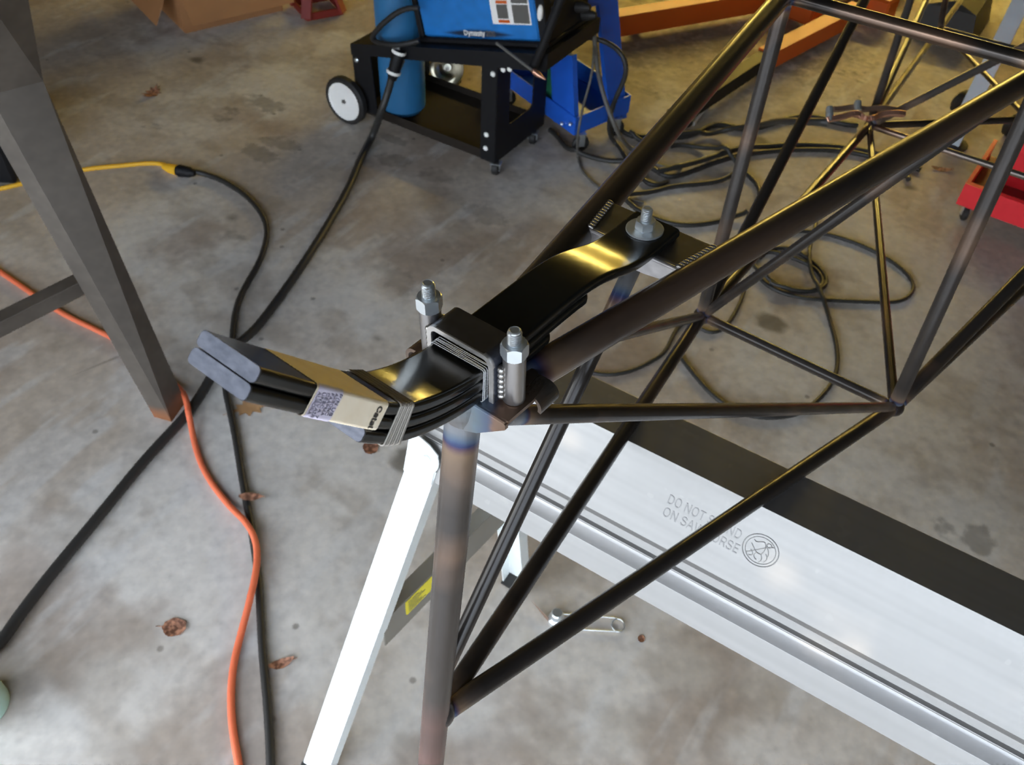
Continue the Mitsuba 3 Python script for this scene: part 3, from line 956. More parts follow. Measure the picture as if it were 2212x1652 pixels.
t = thing('black_extension_cord', 'thin black cord looping across the floor from the yellow cord to the bottom edge', 'cord')
cord(t, [(1.5059, 2.1093, 0.0200), (1.5315, 2.0595, 0.0000), (1.5287, 1.9446, 0.0000), (1.5009, 1.8381, 0.0000), (1.4595, 1.7558, 0.0000), (1.4046, 1.6938, 0.0000), (1.3006, 1.6248, 0.0000), (1.1908, 1.5744, 0.0000), (1.0940, 1.5126, -0.0000), (0.9992, 1.4306, 0.0000), (0.9199, 1.3698, 0.0000), (0.8484, 1.2816, 0.0000), (0.7841, 1.1957, 0.0000), (0.7137, 1.1066, 0.0000), (0.6493, 1.0220, 0.0000), (0.5882, 0.9447, 0.0000), (0.5211, 0.8680, 0.0000), (0.4431, 0.7852, 0.0000), (0.3793, 0.7134, 0.0000), (0.3193, 0.6480, 0.0000), (0.2414, 0.5653, 0.0000), (0.1201, 0.4230, 0.0000), (-0.0542, 0.2786, 0.0000)],
     0.0084, 'm_cable', '', key=t + '__cable')
pa, pb = V(*(1.4840, 2.1532, 0.0180)), V(*(1.5036, 2.0945, 0.0200))
add(t + '__plug', tapered([pa, pa + (pb - pa) * 0.12, pa + (pb - pa) * 0.7, pb], [0.016, 0.020, 0.017, 0.009]), 'm_black', 30)
t = thing('yellow_extension_cord', 'yellow extension cord with its socket end joined to the black plug on the floor', 'cord')
cord(t, [(1.0432, 2.5728, 0.0000), (1.1040, 2.5236, 0.0000), (1.1753, 2.4866, 0.0000), (1.3210, 2.4079, 0.0000), (1.4054, 2.3343, 0.0000), (1.4752, 2.2627, 0.0000), (1.4845, 2.2038, 0.0140)], 0.0068, 'm_yellow', '', key=t + '__cable')
pa, pb = V(*(1.4739, 2.2083, 0.0160)), V(*(1.4849, 2.1520, 0.0180))
add(t + '__socket', tapered([pa, pa + (pb - pa) * 0.4, pb], [0.007, 0.015, 0.017]), 'm_yellow', 30)

# ------------------------------------------------------------------ welding cart with the welder on its sloping shelf
cart = thing('welding_cart', 'black steel welding cart with sloping shelf, white hubbed wheels and open tray', 'cart')
CX0, CX1 = 2.085, 2.392
YA, YB = 1.908, 1.335
SLOPE = math.atan(0.244)


def shelf_z(y):
    return 0.282 + (YA - y) * 0.244


BOT = V(*(2.1713, 1.7724, 0.0600))
BR_ = 0.077
# tray
tr = [bx(CX0, CX1, YB, YA, 0.050, 0.054, 0.001), bx(CX0, CX0 + .004, YB, YA, 0.045, 0.078, 0.001), bx(CX1 - .004, CX1, YB, YA, 0.045, 0.078, 0.001), bx(CX0, CX1, YA - .004, YA, 0.045, 0.078, 0.001)]
scene['m_tray'] = pri((0.022, 0.017, 0.013), 0.8, specular=0.15)
add(f'{cart}__tray', cat_mesh(tr), 'm_tray', 20)
# left side panel, right end panel with its window
add(f'{cart}__side_panel', sheet([V(CX0, YA - .006, .054), V(CX1, YA - .006, .054), V(CX1, YA - .006, shelf_z(YA)), V(CX0, YA - .006, shelf_z(YA))], 0.004), 'm_black', 20)
add(f'{cart}__side_panel', sheet([V(CX0 + .001, YA - .09, .054), V(CX0 + .001, YA, .054), V(CX0 + .001, YA, shelf_z(YA)), V(CX0 + .001, YA - .075, shelf_z(YA - .075))], 0.004), 'm_black', 20)
zt2 = shelf_z(YB)
ep = sg.box(CX0, 0.046, CX1, zt2).difference(sg.box(CX0 + .075, 0.150, CX1 - .085, zt2 - .085).buffer(-.015).buffer(.015))
epm = extr(ep, 0.004)
add(f'{cart}__end_panel', xf(epm, np.stack([V(1, 0, 0), V(0, 0, 1), V(0, -1, 0)], 1), (0, YB + .002, 0)), 'm_black', 20)
add(f'{cart}__corner_post', sheet([V(CX0, YB, .045), V(CX0, YB + .055, .045), V(CX0, YB + .055, shelf_z(YB + .055)), V(CX0, YB, zt2)], 0.004), 'm_black', 20)
# sloping shelf with a front lip and a notch for the gas cylinder
ya, yb = YA, 1.165
shp = sg.box(CX0 - .004, yb, CX1, ya)
n_ = sg.Point(BOT[0], BOT[1]).buffer(BR_ + .008)
shp = shp.difference(n_)
sm = extr(shp, 0.003)
vv = np.asarray(sm.vertices).copy()
vv[:, 2] += shelf_z(vv[:, 1])
sm = trimesh.Trimesh(vv, sm.faces, process=False)
lipq = [V(CX0 - .004, ya, shelf_z(ya) + .003), V(CX0 - .004, yb, shelf_z(yb) + .003), V(CX0 - .004, yb, shelf_z(yb) - .050), V(CX0 - .004, ya, shelf_z(ya) - .034)]
lipe = [V(CX0 - .004, yb, shelf_z(yb) + .003), V(CX1, yb, shelf_z(yb) + .003), V(CX1, yb, shelf_z(yb) - .045), V(CX0 - .004, yb, shelf_z(yb) - .045)]
add(f'{cart}__shelf', cat_mesh([sm, sheet(lipq, 0.004), sheet(lipe, 0.004)]), 'm_black', 20)
# handle bar rising in front of the welder
hb = [(2.0600, 1.1992, 0.4190), (2.0600, 1.1758, 0.4810), (2.0700, 1.1523, 0.5630), (2.0800, 1.1241, 0.6667), (2.1000, 1.1060, 0.7588)]
add(f'{cart}__handle', sweep(spline(hb, 20), 0.0135, 12), 'm_black', True)
add(f'{cart}__handle_clip', xf(trimesh.creation.icosphere(2, .014), np.diag([.6, .6, 1.6]), V(*(2.0400, 1.1737, 0.5955))), 'm_whiteplastic', True)
# bolts
for (X, p) in ((0, (2.0830, 1.3485, 0.3499)), (0, (2.0830, 1.3129, 0.3754)), (0, (2.0830, 1.2903, 0.3837)), (0, (2.0830, 1.3670, 0.1397)), (0, (2.0830, 1.3695, 0.0904)), (0, (2.0830, 1.8908, 0.2322))):
    b = lathe([(0.0085, 0), (0.0085, 0.002), (0.005, 0.005), (0, 0.0055)], 16)
    add(f'{cart}__bolt', xf(b, frame_to((-1, 0, 0)), V(*p)), 'm_whiteplastic' if p[1] < 1.8 else 'm_zinc', 30)
for X in (2.060, CX1 + .03):
    wy, wr_ = 1.9395, 0.084
    R = frame_to((-1, 0, 0))
    ax = V(X, wy - .006, wr_)
    tyre = lathe([(wr_ - .017, .014), (wr_ - .006, .016), (wr_, .009), (wr_, -.009), (wr_ - .006, -.016), (wr_ - .017, -.014)], 40)
    k = add(f'{cart}__wheel', xf(tyre, R, ax), 'm_rubber', 30)
    hub = lathe([(0, .010), (.009, .010), (.010, .013), (.012, .011), (.03, .008), (wr_ - .022, .011), (wr_ - .017, .0145), (wr_ - .0165, .010), (wr_ - .0165, -.010), (0, -.010)], 40)
    add(f'{k}__hub', xf(hub, R, ax), 'm_whiteplastic', 30)
    add(f'{k}__axle_cap', xf(lathe([(.0065, .010), (.0065, .0165), (.004, .019), (0, .019)], 16), R, ax), 'm_greycable', 30)
add(f'{cart}__axle', rod((2.05, 1.9335, .084), (CX1 + .04, 1.9335, .084), 0.006), 'm_zinc', 30)


def caster(thing_key, p, r=0.024, yaw=0.4, top=0.05, w=0.016):
    p = V(*p)
    d = V(math.cos(yaw), math.sin(yaw), 0)
    wh = lathe([(0, w / 2), (r - .004, w / 2), (r, w / 2 - .004), (r, -w / 2 + .004), (r - .004, -w / 2), (0, -w / 2)], 24)
    c0 = p + V(0, 0, r)
    k = add(f'{thing_key}__caster', xf(wh, frame_to(d), c0), 'm_rubber', 30)
    fk = []
    for s in (-1, 1):
        q = c0 + d * s * (w / 2 + .003)
        e = nrm(np.cross(d, V(0, 0, 1))) * 0.010
        fk.append(hull([q + o + z + d * t for o in (e, -e) for z in (V(0, 0, -.006), V(0, 0, top - r - .004)) for t in (-.001, .001)]))
    fk.append(xf(cbox(w + .014, .03, .004, .001), np.stack([d, np.cross(V(0, 0, 1), d), V(0, 0, 1)], 1), p + V(0, 0, top - .004)))
    add(f'{k}__fork', cat_mesh(fk), 'm_zinc', 20)


caster(cart, (CX0 + .012, YB + .002, 0), r=.0235, top=.0455, yaw=1.9, w=.022)
caster(cart, (CX1 - .06, YB + .004, 0), r=.0235, top=.0455, yaw=1.9, w=.022)

# welder
weld = thing('welder', 'blue TIG welder box with rating plate on the sloping shelf of the black cart', 'welder')
WO = V(2.123, 1.643, shelf_z(1.643) + .0035)
EU, EW, EX = V(0, -math.cos(SLOPE), math.sin(SLOPE)), V(0, math.sin(SLOPE), math.cos(SLOPE)), V(1, 0, 0)
WL, WW, WH = 0.475, 0.235, 0.44


def wl(u, x, w):
    return WO + EU * u + EX * x + EW * w


def wbox(u0, u1, x0, x1, w0, w1, c=0.003):
    return xf(cbox(u1 - u0, x1 - x0, w1 - w0, c), np.stack([EU, EX, EW], 1), wl((u0 + u1) / 2, (x0 + x1) / 2, (w0 + w1) / 2))


def welder_col(p, n, uv):
    dx, dy, dz = p.x - WO[0], p.y - WO[1], p.z - WO[2]
    u = dx * EU[0] + dy * EU[1] + dz * EU[2]
    w = dx * EW[0] + dy * EW[1] + dz * EW[2]
    lens = dr.abs(w - 0.033) / 0.017 + dr.square((u - 0.225) / 0.145)
    sw = 1 - smoothstep(0.35, 1.0, lens)
    f = noise(p.x * 40.0, p.y * 40.0, p.z * 40.0)
    return mix(mi.Color3f(0.010, 0.155, 0.47) * (0.92 + 0.16 * f), mi.Color3f(0.004, 0.015, 0.045), sw)


scene['m_welder'] = pri(proc(welder_col), 0.4)
add(f'{weld}__case', wbox(0.012, WL - .03, 0, WW, 0.016, WH, .008), 'm_welder', 20)
add(f'{weld}__base', wbox(-.008, WL, -.006, WW + .006, 0.0, 0.0165, .004), 'm_black', 20)
add(f'{weld}__rear_bezel', wbox(-.006, 0.0125, -.004, WW + .004, 0.0165, WH, .003), 'm_black', 20)
fb = add(f'{weld}__front_panel', wbox(WL - .0295, WL, -.004, WW + .004, 0.0165, WH, .003), 'm_black', 20)
for k in range(9):
    add(f'{fb}__louvre', wbox(WL, WL + .004, .03, WW - .03, .10 + .016 * k, .106 + .016 * k, .001), 'm_rubber', 20)
pk = add(f'{weld}__rating_plate', wbox(.288, .424, -.0012, .0002, .064, .21, .0005), 'm_whiteplastic', 20, label='white rating plate with grey boxes and orange bars')
for u0, u1, w0, w1, mt in ((.310, .348, .080, .120, 'm_greycable'), (.310, .350, .068, .077, 'm_orange'), (.364, .420, .068, .120, 'm_greycable'), (.310, .350, .122, .131, 'm_orange'), (.364, .42, .124, .20, 'm_greycable'), (.292, .348, .135, .20, 'm_greycable')):
    add(f'{pk}__field', wbox(u0, u1, -.0018, -.0010, w0, w1, .0002), mt, False)
WR3 = np.stack([EU, EW, -EX], 1)
for tx, u, hgt, mt in (('Dynasty', .172, .0150, 'm_whiteplastic'), ('200', .254, .0150, 'm_greycable')):
    tm = meshkit.text_mesh(tx, hgt, 0.0008, True)
    w_ = np.ptp(np.asarray(tm.vertices)[:, 0])
    tm.apply_scale(((.078 if tx[0] == 'D' else .034) / w_, 1, 1))
    add(f'{weld}__lettering', xf(tm, WR3, wl(u, -.0002, .0275)), mt, False)
# connectors at the lower front
for x, w in ((.17, .060), (.20, .028)):
    add(f'{weld}__connector', xf(lathe([(.016, 0), (.016, .02), (.012, .035), (.008, .045), (0, .045)], 16), frame_to(EU), wl(WL, x, w)), 'm_rubber', 30)

# gas cylinder
gp = [(0, .003), (BR_ * .5, .0), (BR_ * .82, .004), (BR_, .022), (BR_, .62), (BR_ * .85, .68), (BR_ * .45, .72), (.02, .735), (.02, .78), (0, .78)]
gc = thing('gas_cylinder', 'blue shielding gas cylinder standing in the tray behind the welder', 'gas cylinder')
add(f'{gc}__body', xf(lathe(gp, 40), None, (BOT[0], BOT[1], .0545)), 'm_bottle', 35)
ho = [(2.0700, 1.6106, 0.4827), (2.0600, 1.6649, 0.4661), (2.0500, 1.7167, 0.4273), (2.0500, 1.7686, 0.3752), (2.0700, 1.7999, 0.3337), (2.0600, 1.7466, 0.3375), (2.0600, 1.6754, 0.3564), (2.0800, 1.6230, 0.3759)]
add('gas_hose', sweep(spline(ho, 60), 0.0085, 10), 'm_rubber', True, 'black gas hose curled round the blue cylinder above the cart shelf', 'hose')

# heavy power cord of the welder with its plug hung on the shelf lip
t = thing('power_cord', 'heavy black power cord running from its plug on the cart to the bottom left corner', 'cord')
cp = [(2.0550, 1.7027, 0.3020), (2.0350, 1.7040, 0.2475), (2.0200, 1.7154, 0.1911), (2.0000, 1.7268, 0.1387), (2.0052, 1.7782, 0.0300), (1.9199, 1.7514, 0.0000), (1.7610, 1.6719, 0.0000), (1.6002, 1.6028, 0.0000), (1.4187, 1.5341, 0.0000), (1.2382, 1.4741, 0.0000), (1.0703, 1.4268, 0.0000), (0.9355, 1.3986, 0.0000), (0.7813, 1.3530, 0.0110), (0.6501, 1.3283, 0.0000), (0.4795, 1.2871, 0.0000), (0.3269, 1.2496, 0.0000), (0.2168, 1.2172, 0.0000), (0.1650, 1.2016, 0.0000), (0.1119, 1.2098, 0.0000), (0.0338, 1.2611, 0.0000)]
cord(t, cp, 0.0118, 'm_cable', '', key=t + '__cable', sides=14)
pa, pb = V(*(2.0600, 1.6881, 0.3287)), V(*(2.0350, 1.7045, 0.2410))
add(f'{t}__plug', tapered([pa, pa + (pb - pa) * .15, pa + (pb - pa) * .75, pb], [.017, .021, .019, .012]), 'm_black', 30)
for u in (0.0, .72):
    add(f'{t}__plug_band', xf(lathe([(.0225, -.005), (.0235, 0), (.0225, .005)], 20), frame_to(pb - pa), pa + (pb - pa) * u), 'm_whiteplastic', 30)
e0, e1 = V(*(2.0750, 1.6834, 0.2970)), V(*(2.0500, 1.7059, 0.2281))
add(f'{t}__cord_clip', bar(e0, e1, .006, .018, up=FWD), 'm_greycable', 20)

# the orange cord is the last laid: it crosses over the black ones
cord('orange_extension_cord', [(0.8600, 2.2627, 0.0000), (0.8580, 2.1772, 0.0000), (0.8510, 2.0436, 0.0000), (0.8458, 1.8687, 0.0000), (0.8559, 1.6786, 0.0000), (0.8388, 1.5420, 0.0000), (0.8327, 1.4525, -0.0000), (0.8027, 1.3758, 0.0120), (0.7468, 1.2993, 0.0000), (0.6830, 1.1928, 0.0000), (0.6444, 1.0727, 0.0000), (0.6157, 0.9770, 0.0220), (0.5817, 0.9293, 0.0220), (0.5134, 0.8775, 0.0200), (0.4167, 0.8244, 0.0000), (0.3565, 0.7798, 0.0000), (0.3064, 0.7282, 0.0000), (0.2640, 0.6720, 0.0000), (0.2166, 0.6028, 0.0000), (0.1121, 0.4352, 0.0000), (-0.0402, 0.2569, -0.0000)],
     0.0071, 'm_orangecord', 'orange extension cord winding over the floor past the foot of the steel stand')

# TIG torch lying over the front of the shelf
t = thing('tig_torch', 'thin TIG torch rod with copper coloured tip leaning on the front of the cart shelf', 'torch')
ta, tb, tc = V(*(2.0500, 1.3188, 0.4665)), V(*(2.0350, 1.1845, 0.4306)), V(*(2.0300, 1.1373, 0.4194))
add(f'{t}__rod', rod(ta, tb, 0.0042), 'm_greycable', 30)
add(f'{t}__tip', tapered([tb, tb + (tc - tb) * .15, tb + (tc - tb) * .5, tc], [.005, .009, .008, .0015]), 'm_copper', 30)

# ------------------------------------------------------------------ blue cart behind it
bc = thing('blue_cart', 'royal blue steel cart with low tray and casters behind the welding cart', 'cart')
FLc, FRc, BLc = V(*(2.3488, 1.1903, 0.0750)), V(*(2.5974, 1.1144, 0.0750)), V(*(2.3488, 1.1903, 0.0750)) + V(.38, .925, 0)
BRc = BLc + FRc - FLc
e1, e2 = FRc - FLc, BLc - FLc
e2 = nrm(e2) * 0.42
BLc, BRc = FLc + e2, FRc + e2
up = V(0, 0, 1)
tray = [sheet([FLc, FRc, BRc, BLc], .004)] + [sheet([a, b, b + up * .065, a + up * .065], .004) for a, b in ((FLc, FRc), (FRc, BRc), (BRc, BLc), (BLc, FLc))]
add(f'{bc}__tray', cat_mesh(tray), 'm_blue', 20)
for (a, b, c_, d_) in (((2.4020, 1.3028, 0.0638), (2.3520, 1.1897, 0.0858), (2.3600, 1.2314, 0.3365), (2.4100, 1.3394, 0.2856)),):
    add(f'{bc}__leg', slab([V(*a), V(*b), V(*c_), V(*d_)], nrm(e1), .02), 'm_blue', 20)
l0, l1 = FRc - nrm(e1) * .085 - V(0, 0, .02), FRc - nrm(e1) * .002 - V(0, 0, .02)
topv = V(-.045, .075, .42)
add(f'{bc}__leg', slab([l0, l1, l1 + topv, l0 + topv * V(1, 1, 1)], nrm(e2), .02), 'm_blue', 20)
for q in (BLc, BRc):
    add(f'{bc}__leg', bar(q + V(0, 0, .0), q + topv, .05, .02, up=e2), 'm_blue', 20)
tq = [FLc + topv + V(0, 0, -.0), FRc + topv + nrm(e1) * .02, BRc + topv + nrm(e1) * .02, BLc + topv]
add(f'{bc}__top_shelf', cat_mesh([sheet(tq, .004)] + [sheet([a, b, b - up * .03, a - up * .03], .004) for a, b in zip(tq, tq[1:] + tq[:1])]), 'm_blue', 20)
for p in ((2.3861, 1.1816, -0.0000), (2.5513, 1.1323, 0.0000)):
    caster(bc, p, r=.030, top=.073, yaw=.9, w=.018)
for q in (BLc, BRc):
    caster(bc, (q[0] - e2[0] * .08, q[1] - e2[1] * .08, 0), r=.030, top=.073, yaw=.9, w=.018)
for p in ((2.3750, 1.2547, 0.0769), (2.3550, 1.2125, 0.0989)):
    add(f'{bc}__bolt', xf(lathe([(.006, 0), (.006, .002), (0, .004)], 12), frame_to(-FWD), V(*p) - FWD * .02), 'm_zinc', 30)
bxm = thing('black_charger', 'black box standing on the top shelf of the royal blue cart', 'box')
cc_ = (tq[0] + tq[1] + tq[2] + tq[3]) / 4
add(f'{bxm}__case', xf(cbox(np.linalg.norm(e1) * .95, .40, .30, .01), np.stack([nrm(e1), nrm(np.cross(up, e1)), up], 1), cc_ + V(0, 0, .1535)), 'm_black', 20)
add(f'{bxm}__grip', xf(cbox(.20, .03, .02, .006), np.stack([nrm(e1), nrm(np.cross(up, e1)), up], 1), cc_ + V(0, 0, .3145)), 'm_rubber', 20)
gb = thing('green_bottle', 'green plastic bottle standing in the tray of the royal blue cart', 'bottle')
gpz = FLc + e1 * .30 + e2 * .45
add(f'{gb}__body', xf(lathe([(0, 0), (.045, 0), (.05, .006), (.05, .15), (.03, .19), (.018, .20), (.018, .215), (0, .215)], 28), None, gpz + V(0, 0, .0025)), 'm_green', 30)
add(f'{gb}__cap', xf(lathe([(.0205, .203), (.0205, .228), (.018, .231), (0, .231)], 20), None, gpz + V(0, 0, .0025)), 'm_black', 30)
# chrome work light behind the tray
wk = thing('work_light', 'round chrome work light reflector seen through the open side of the black cart', 'work light')
wc = V(*(2.4800, 1.8086, 0.0347))
wc[2] = max(wc[2], .072)
wd = nrm(V(-.75, -.35, .25))
add(f'{wk}__reflector', xf(lathe([(a * .66, b * .66) for a, b in ((0, -.045), (.03, -.043), (.06, -.030), (.085, -.004), (.095, .012), (.097, .012), (.088, -.006), (.062, -.034), (.03, -.048), (0, -.05))], 36), frame_to(wd), wc), 'm_chrome', True)
add(f'{wk}__bulb', xf(trimesh.creation.icosphere(2, .013), None, wc - wd * .014), 'm_whiteplastic', True)
add(f'{wk}__stand', cat_mesh([rod(wc - wd * .030, (wc - wd * .05) * V(1, 1, 0) + V(0, 0, .006), .006), xf(lathe([(0, 0), (.045, 0), (.045, .004), (0, .008)], 24), None, (wc - wd * .05) * V(1, 1, 0))]), 'm_black', 30)

# ------------------------------------------------------------------ leads and hoses lying between the carts and under the frame
lead_group = None
leads = [
    ('weld_lead', .0080, 'm_cable', 'thick black welding lead hanging from the upper connector of the blue welder to the floor',
     [(2.3094, 1.1700, 0.4322), (2.4200, 1.1631, 0.3821), (2.4200, 1.0980, 0.3649), (2.4200, 1.0677, 0.3162), (2.4200, 1.0799, 0.2419), (2.4200, 1.0971, 0.1711), (2.4674, 1.1127, 0.0500), (2.4878, 1.0948, 0.0000), (2.4417, 1.0379, 0.0000), (2.3823, 0.9647, 0.0000), (2.3388, 0.8944, 0.0000), (2.3829, 0.8480, 0.0000)]),
    ('weld_lead', .0075, 'm_greycable', 'grey brown welding lead hanging from the lower connector of the blue welder to the floor',
     [(2.3177, 1.1700, 0.3914), (2.4000, 1.1679, 0.3093), (2.3800, 1.1311, 0.2661), (2.3600, 1.0872, 0.2089), (2.3600, 1.0437, 0.1415), (2.4948, 1.0404, 0.0000), (2.4599, 0.9549, 0.0000), (2.4846, 0.8450, 0.0000)]),
    ('signal_cable', .0042, 'm_greycable', 'thin grey cable hanging in front of the blue cart and dropping to the floor',
     [(2.4200, 1.1928, 0.3250), (2.3400, 1.1477, 0.2929), (2.3000, 1.1413, 0.2301), (2.2600, 1.1308, 0.1576), (2.3444, 1.1662, 0.0100), (2.2843, 1.1164, -0.0000), (2.2290, 1.0257, 0.0000), (2.2159, 0.9500, 0.0000), (2.2347, 0.8589, 0.0000)]),
    ('floor_lead', .0085, 'm_cable', 'black lead on the floor curling round the caster of the royal blue cart',
     [(2.4300, 1.3311, 0.0000), (2.4017, 1.2763, 0.0000), (2.3561, 1.2122, 0.0000), (2.3458, 1.1623, 0.0000), (2.3659, 1.1012, 0.0000), (2.3877, 1.0238, -0.0000), (2.4238, 0.9368, 0.0000), (2.4130, 0.8624, 0.0000), (2.5025, 0.8018, 0.0000), (2.6516, 0.7300, 0.0000), (2.7666, 0.6393, 0.0000), (2.8776, 0.5099, 0.0000), (2.9435, 0.3809, 0.0000), (2.9448, 0.2506, 0.0000), (2.8861, 0.1868, 0.0000)]),
    ('floor_lead', .0100, 'm_cable', 'thick black lead on the floor behind the left longeron, nearest the orange hoist leg',
     [(2.5794, 1.1156, 0.0000), (2.5757, 1.0584, 0.0000), (2.6147, 0.9958, -0.0000), (2.6986, 0.9090, 0.0000), (2.8194, 0.8636, 0.0000), (2.8443, 0.7930, 0.0000), (2.9017, 0.7270, 0.0000), (3.0208, 0.6655, 0.0000), (3.0866, 0.6000, 0.0000), (3.1065, 0.5184, 0.0000), (3.1328, 0.4397, 0.0000)]),
    ('floor_lead', .0095, 'm_cable', 'thick black lead on the floor crossing under the left strut above the lower lead',
     [(2.3944, 0.8877, 0.0000), (2.4836, 0.8274, 0.0000), (2.6295, 0.7550, 0.0000), (2.7671, 0.6738, 0.0000), (2.8675, 0.5743, 0.0000), (2.9358, 0.4620, 0.0000), (2.9717, 0.3730, 0.0000), (2.9861, 0.2785, 0.0000), (2.9691, 0.1694, 0.0000)]),
    ('floor_lead', .0080, 'm_cable', 'dark lead bending on the floor between the two tall struts of the frame',
     [(2.5921, 0.9344, -0.0000), (2.6375, 0.8633, 0.0000), (2.6322, 0.7562, 0.0000), (2.5972, 0.6734, 0.0000), (2.5447, 0.5958, 0.0000), (2.4552, 0.5571, 0.0000), (2.3402, 0.5441, 0.0000)]),
    ('floor_lead', .0080, 'm_cable', 'dark lead in a long flat loop just beyond the bolted end of the spring',
     [(2.6242, 0.6846, 0.0000), (2.4728, 0.7211, 0.0000), (2.3650, 0.8225, 0.0000), (2.2906, 0.8702, 0.0000), (2.2176, 0.9171, 0.0000), (2.1916, 0.8834, -0.0000), (2.1728, 0.7951, 0.0000), (2.1913, 0.7077, 0.0000), (2.2631, 0.6294, 0.0000), (2.3593, 0.5597, 0.0000)]),
    ('coiled_cord', .0058, 'm_cable', 'dark cord looping in a wide oval on the floor under the yellowish thin brace',
     [(2.3473, 0.4313, -0.0000), (2.3954, 0.3731, 0.0000), (2.4240, 0.2930, 0.0000), (2.4257, 0.1909, 0.0000), (2.3984, 0.0973, 0.0000), (2.3537, 0.0365, 0.0000), (2.3034, 0.0163, 0.0000), (2.2369, 0.0319, 0.0000), (2.1890, 0.0853, 0.0000), (2.1220, 0.1933, 0.0000), (2.0708, 0.2998, 0.0000), (2.0890, 0.4061, 0.0000)]),
    ('coiled_cord', .0062, 'm_cable', 'dark double loop of cord on the floor just under the right longeron',
     [(2.1826, 0.4430, 0.0000), (2.2765, 0.3899, 0.0000), (2.2657, 0.3199, 0.0000), (2.2218, 0.2573, 0.0000), (2.1768, 0.2365, 0.0000), (2.1265, 0.2569, -0.0000), (2.0908, 0.3212, 0.0000), (2.0971, 0.3948, 0.0000), (2.1490, 0.4518, 0.0000), (2.2168, 0.4416, 0.0000), (2.2407, 0.3547, 0.0000), (2.2218, 0.2758, 0.0000), (2.1605, 0.2449, 0.0000), (2.0947, 0.2945, 0.0000), (2.0749, 0.3719, 0.0000)]),
    ('coiled_cord', .0062, 'm_cable', 'dark cord hanging past the right longeron and snaking down to the sawhorse',
     [(2.4943, 0.3742, 0.0000), (2.3662, 0.3448, 0.0000), (2.2583, 0.3188, 0.0000), (2.1796, 0.2796, 0.0000), (2.1039, 0.2256, 0.0000), (2.0059, 0.1616, -0.0000), (1.9060, 0.1130, 0.0000), (1.8154, 0.0920, 0.0000), (1.7263, 0.0992, 0.0000), (1.6444, 0.1254, -0.0000), (1.5857, 0.1828, 0.0000), (1.5601, 0.2465, 0.0000), (1.5717, 0.3205, -0.0000), (1.6121, 0.3967, -0.0000), (1.6583, 0.4649, 0.0000)]),
    ('coiled_cord', .0058, 'm_cable', 'dark cord on the floor curving under the sternpost end of the right longeron',
     [(1.4655, 0.6319, 0.0000), (1.4844, 0.5875, 0.0000), (1.5361, 0.5401, -0.0000), (1.6099, 0.5094, 0.0000), (1.6645, 0.5019, -0.0000), (1.7864, 0.5040, 0.0000), (1.7890, 0.4357, 0.0000), (1.8795, 0.4056, 0.0000), (2.0351, 0.4276, 0.0000)]),
]
for nm, r, mt, lb, pts in leads:
    cord(nm, pts, r, mt, lb, 'cable', {'weld_lead': 'welding leads hanging from the welder', 'floor_lead': 'black leads on the floor', 'coiled_cord': 'loops of dark cord under the frame'}.get(nm))

# ground clamp gripping the frame's far joint
gcl = thing('ground_clamp', 'copper coloured ground clamp gripping the far joint of the fuselage frame', 'clamp')
ND = 1.84
j1 = [(1.7880, 0.3136, 0.6825), (1.7977, 0.3037, 0.6858), (1.8139, 0.2852, 0.6902), (1.8284, 0.2691, 0.6944), (1.8329, 0.2543, 0.6910), (1.8274, 0.2394, 0.6931), (1.8488, 0.2296, 0.6922), (1.8645, 0.2131, 0.6972), (1.8835, 0.1823, 0.6980)]
j2 = [(1.8388, 0.3169, 0.6847), (1.8568, 0.2931, 0.6879), (1.8681, 0.2768, 0.6894), (1.8754, 0.2600, 0.6874), (1.8896, 0.2408, 0.6898), (1.9061, 0.2124, 0.6897), (1.9184, 0.1906, 0.6894)]


def flatbar(pts, w, h, n=40):
    p = spline(pts, n)
    out = []
    for a, b in zip(p[:-1], p[1:]):
        out.append(bar(a, b, w, h, up=UP, c=.001, ext=.001))
    return cat_mesh(out)


add(f'{gcl}__jaw', flatbar(j1, .014, .011), 'm_copper', 30)
add(f'{gcl}__jaw', flatbar(j2, .014, .010), 'm_bronze', 30)
add(f'{gcl}__bolt', tapered([V(*(1.7900, 0.3079, 0.6814)), V(*(1.8051, 0.3184, 0.6990)), V(*(1.8086, 0.3209, 0.7031))], [.0075, .0078, .006]), 'm_zinc', 30)
add(f'{gcl}__bolt', tapered([V(*(1.8562, 0.2703, 0.6903)), V(*(1.8662, 0.2773, 0.7020)), V(*(1.8685, 0.2789, 0.7047))], [.0075, .0078, .006]), 'm_zinc', 30)
cord('ground_lead', [(1.7916, 0.3112, 0.6774), (1.8014, 0.3392, 0.6644), (1.8918, 0.4015, 0.6032), (2.0598, 0.4761, 0.5014), (2.6927, 0.7007, 0.1200), (2.7768, 0.8075, 0.0300), (2.7258, 0.8674, 0.0000), (2.6558, 0.9252, 0.0000), (2.5671, 1.0085, 0.0000), (2.5608, 1.0782, 0.0000)], .0085, 'm_cable', 'black ground lead drooping from the copper clamp to the floor', 'cable')

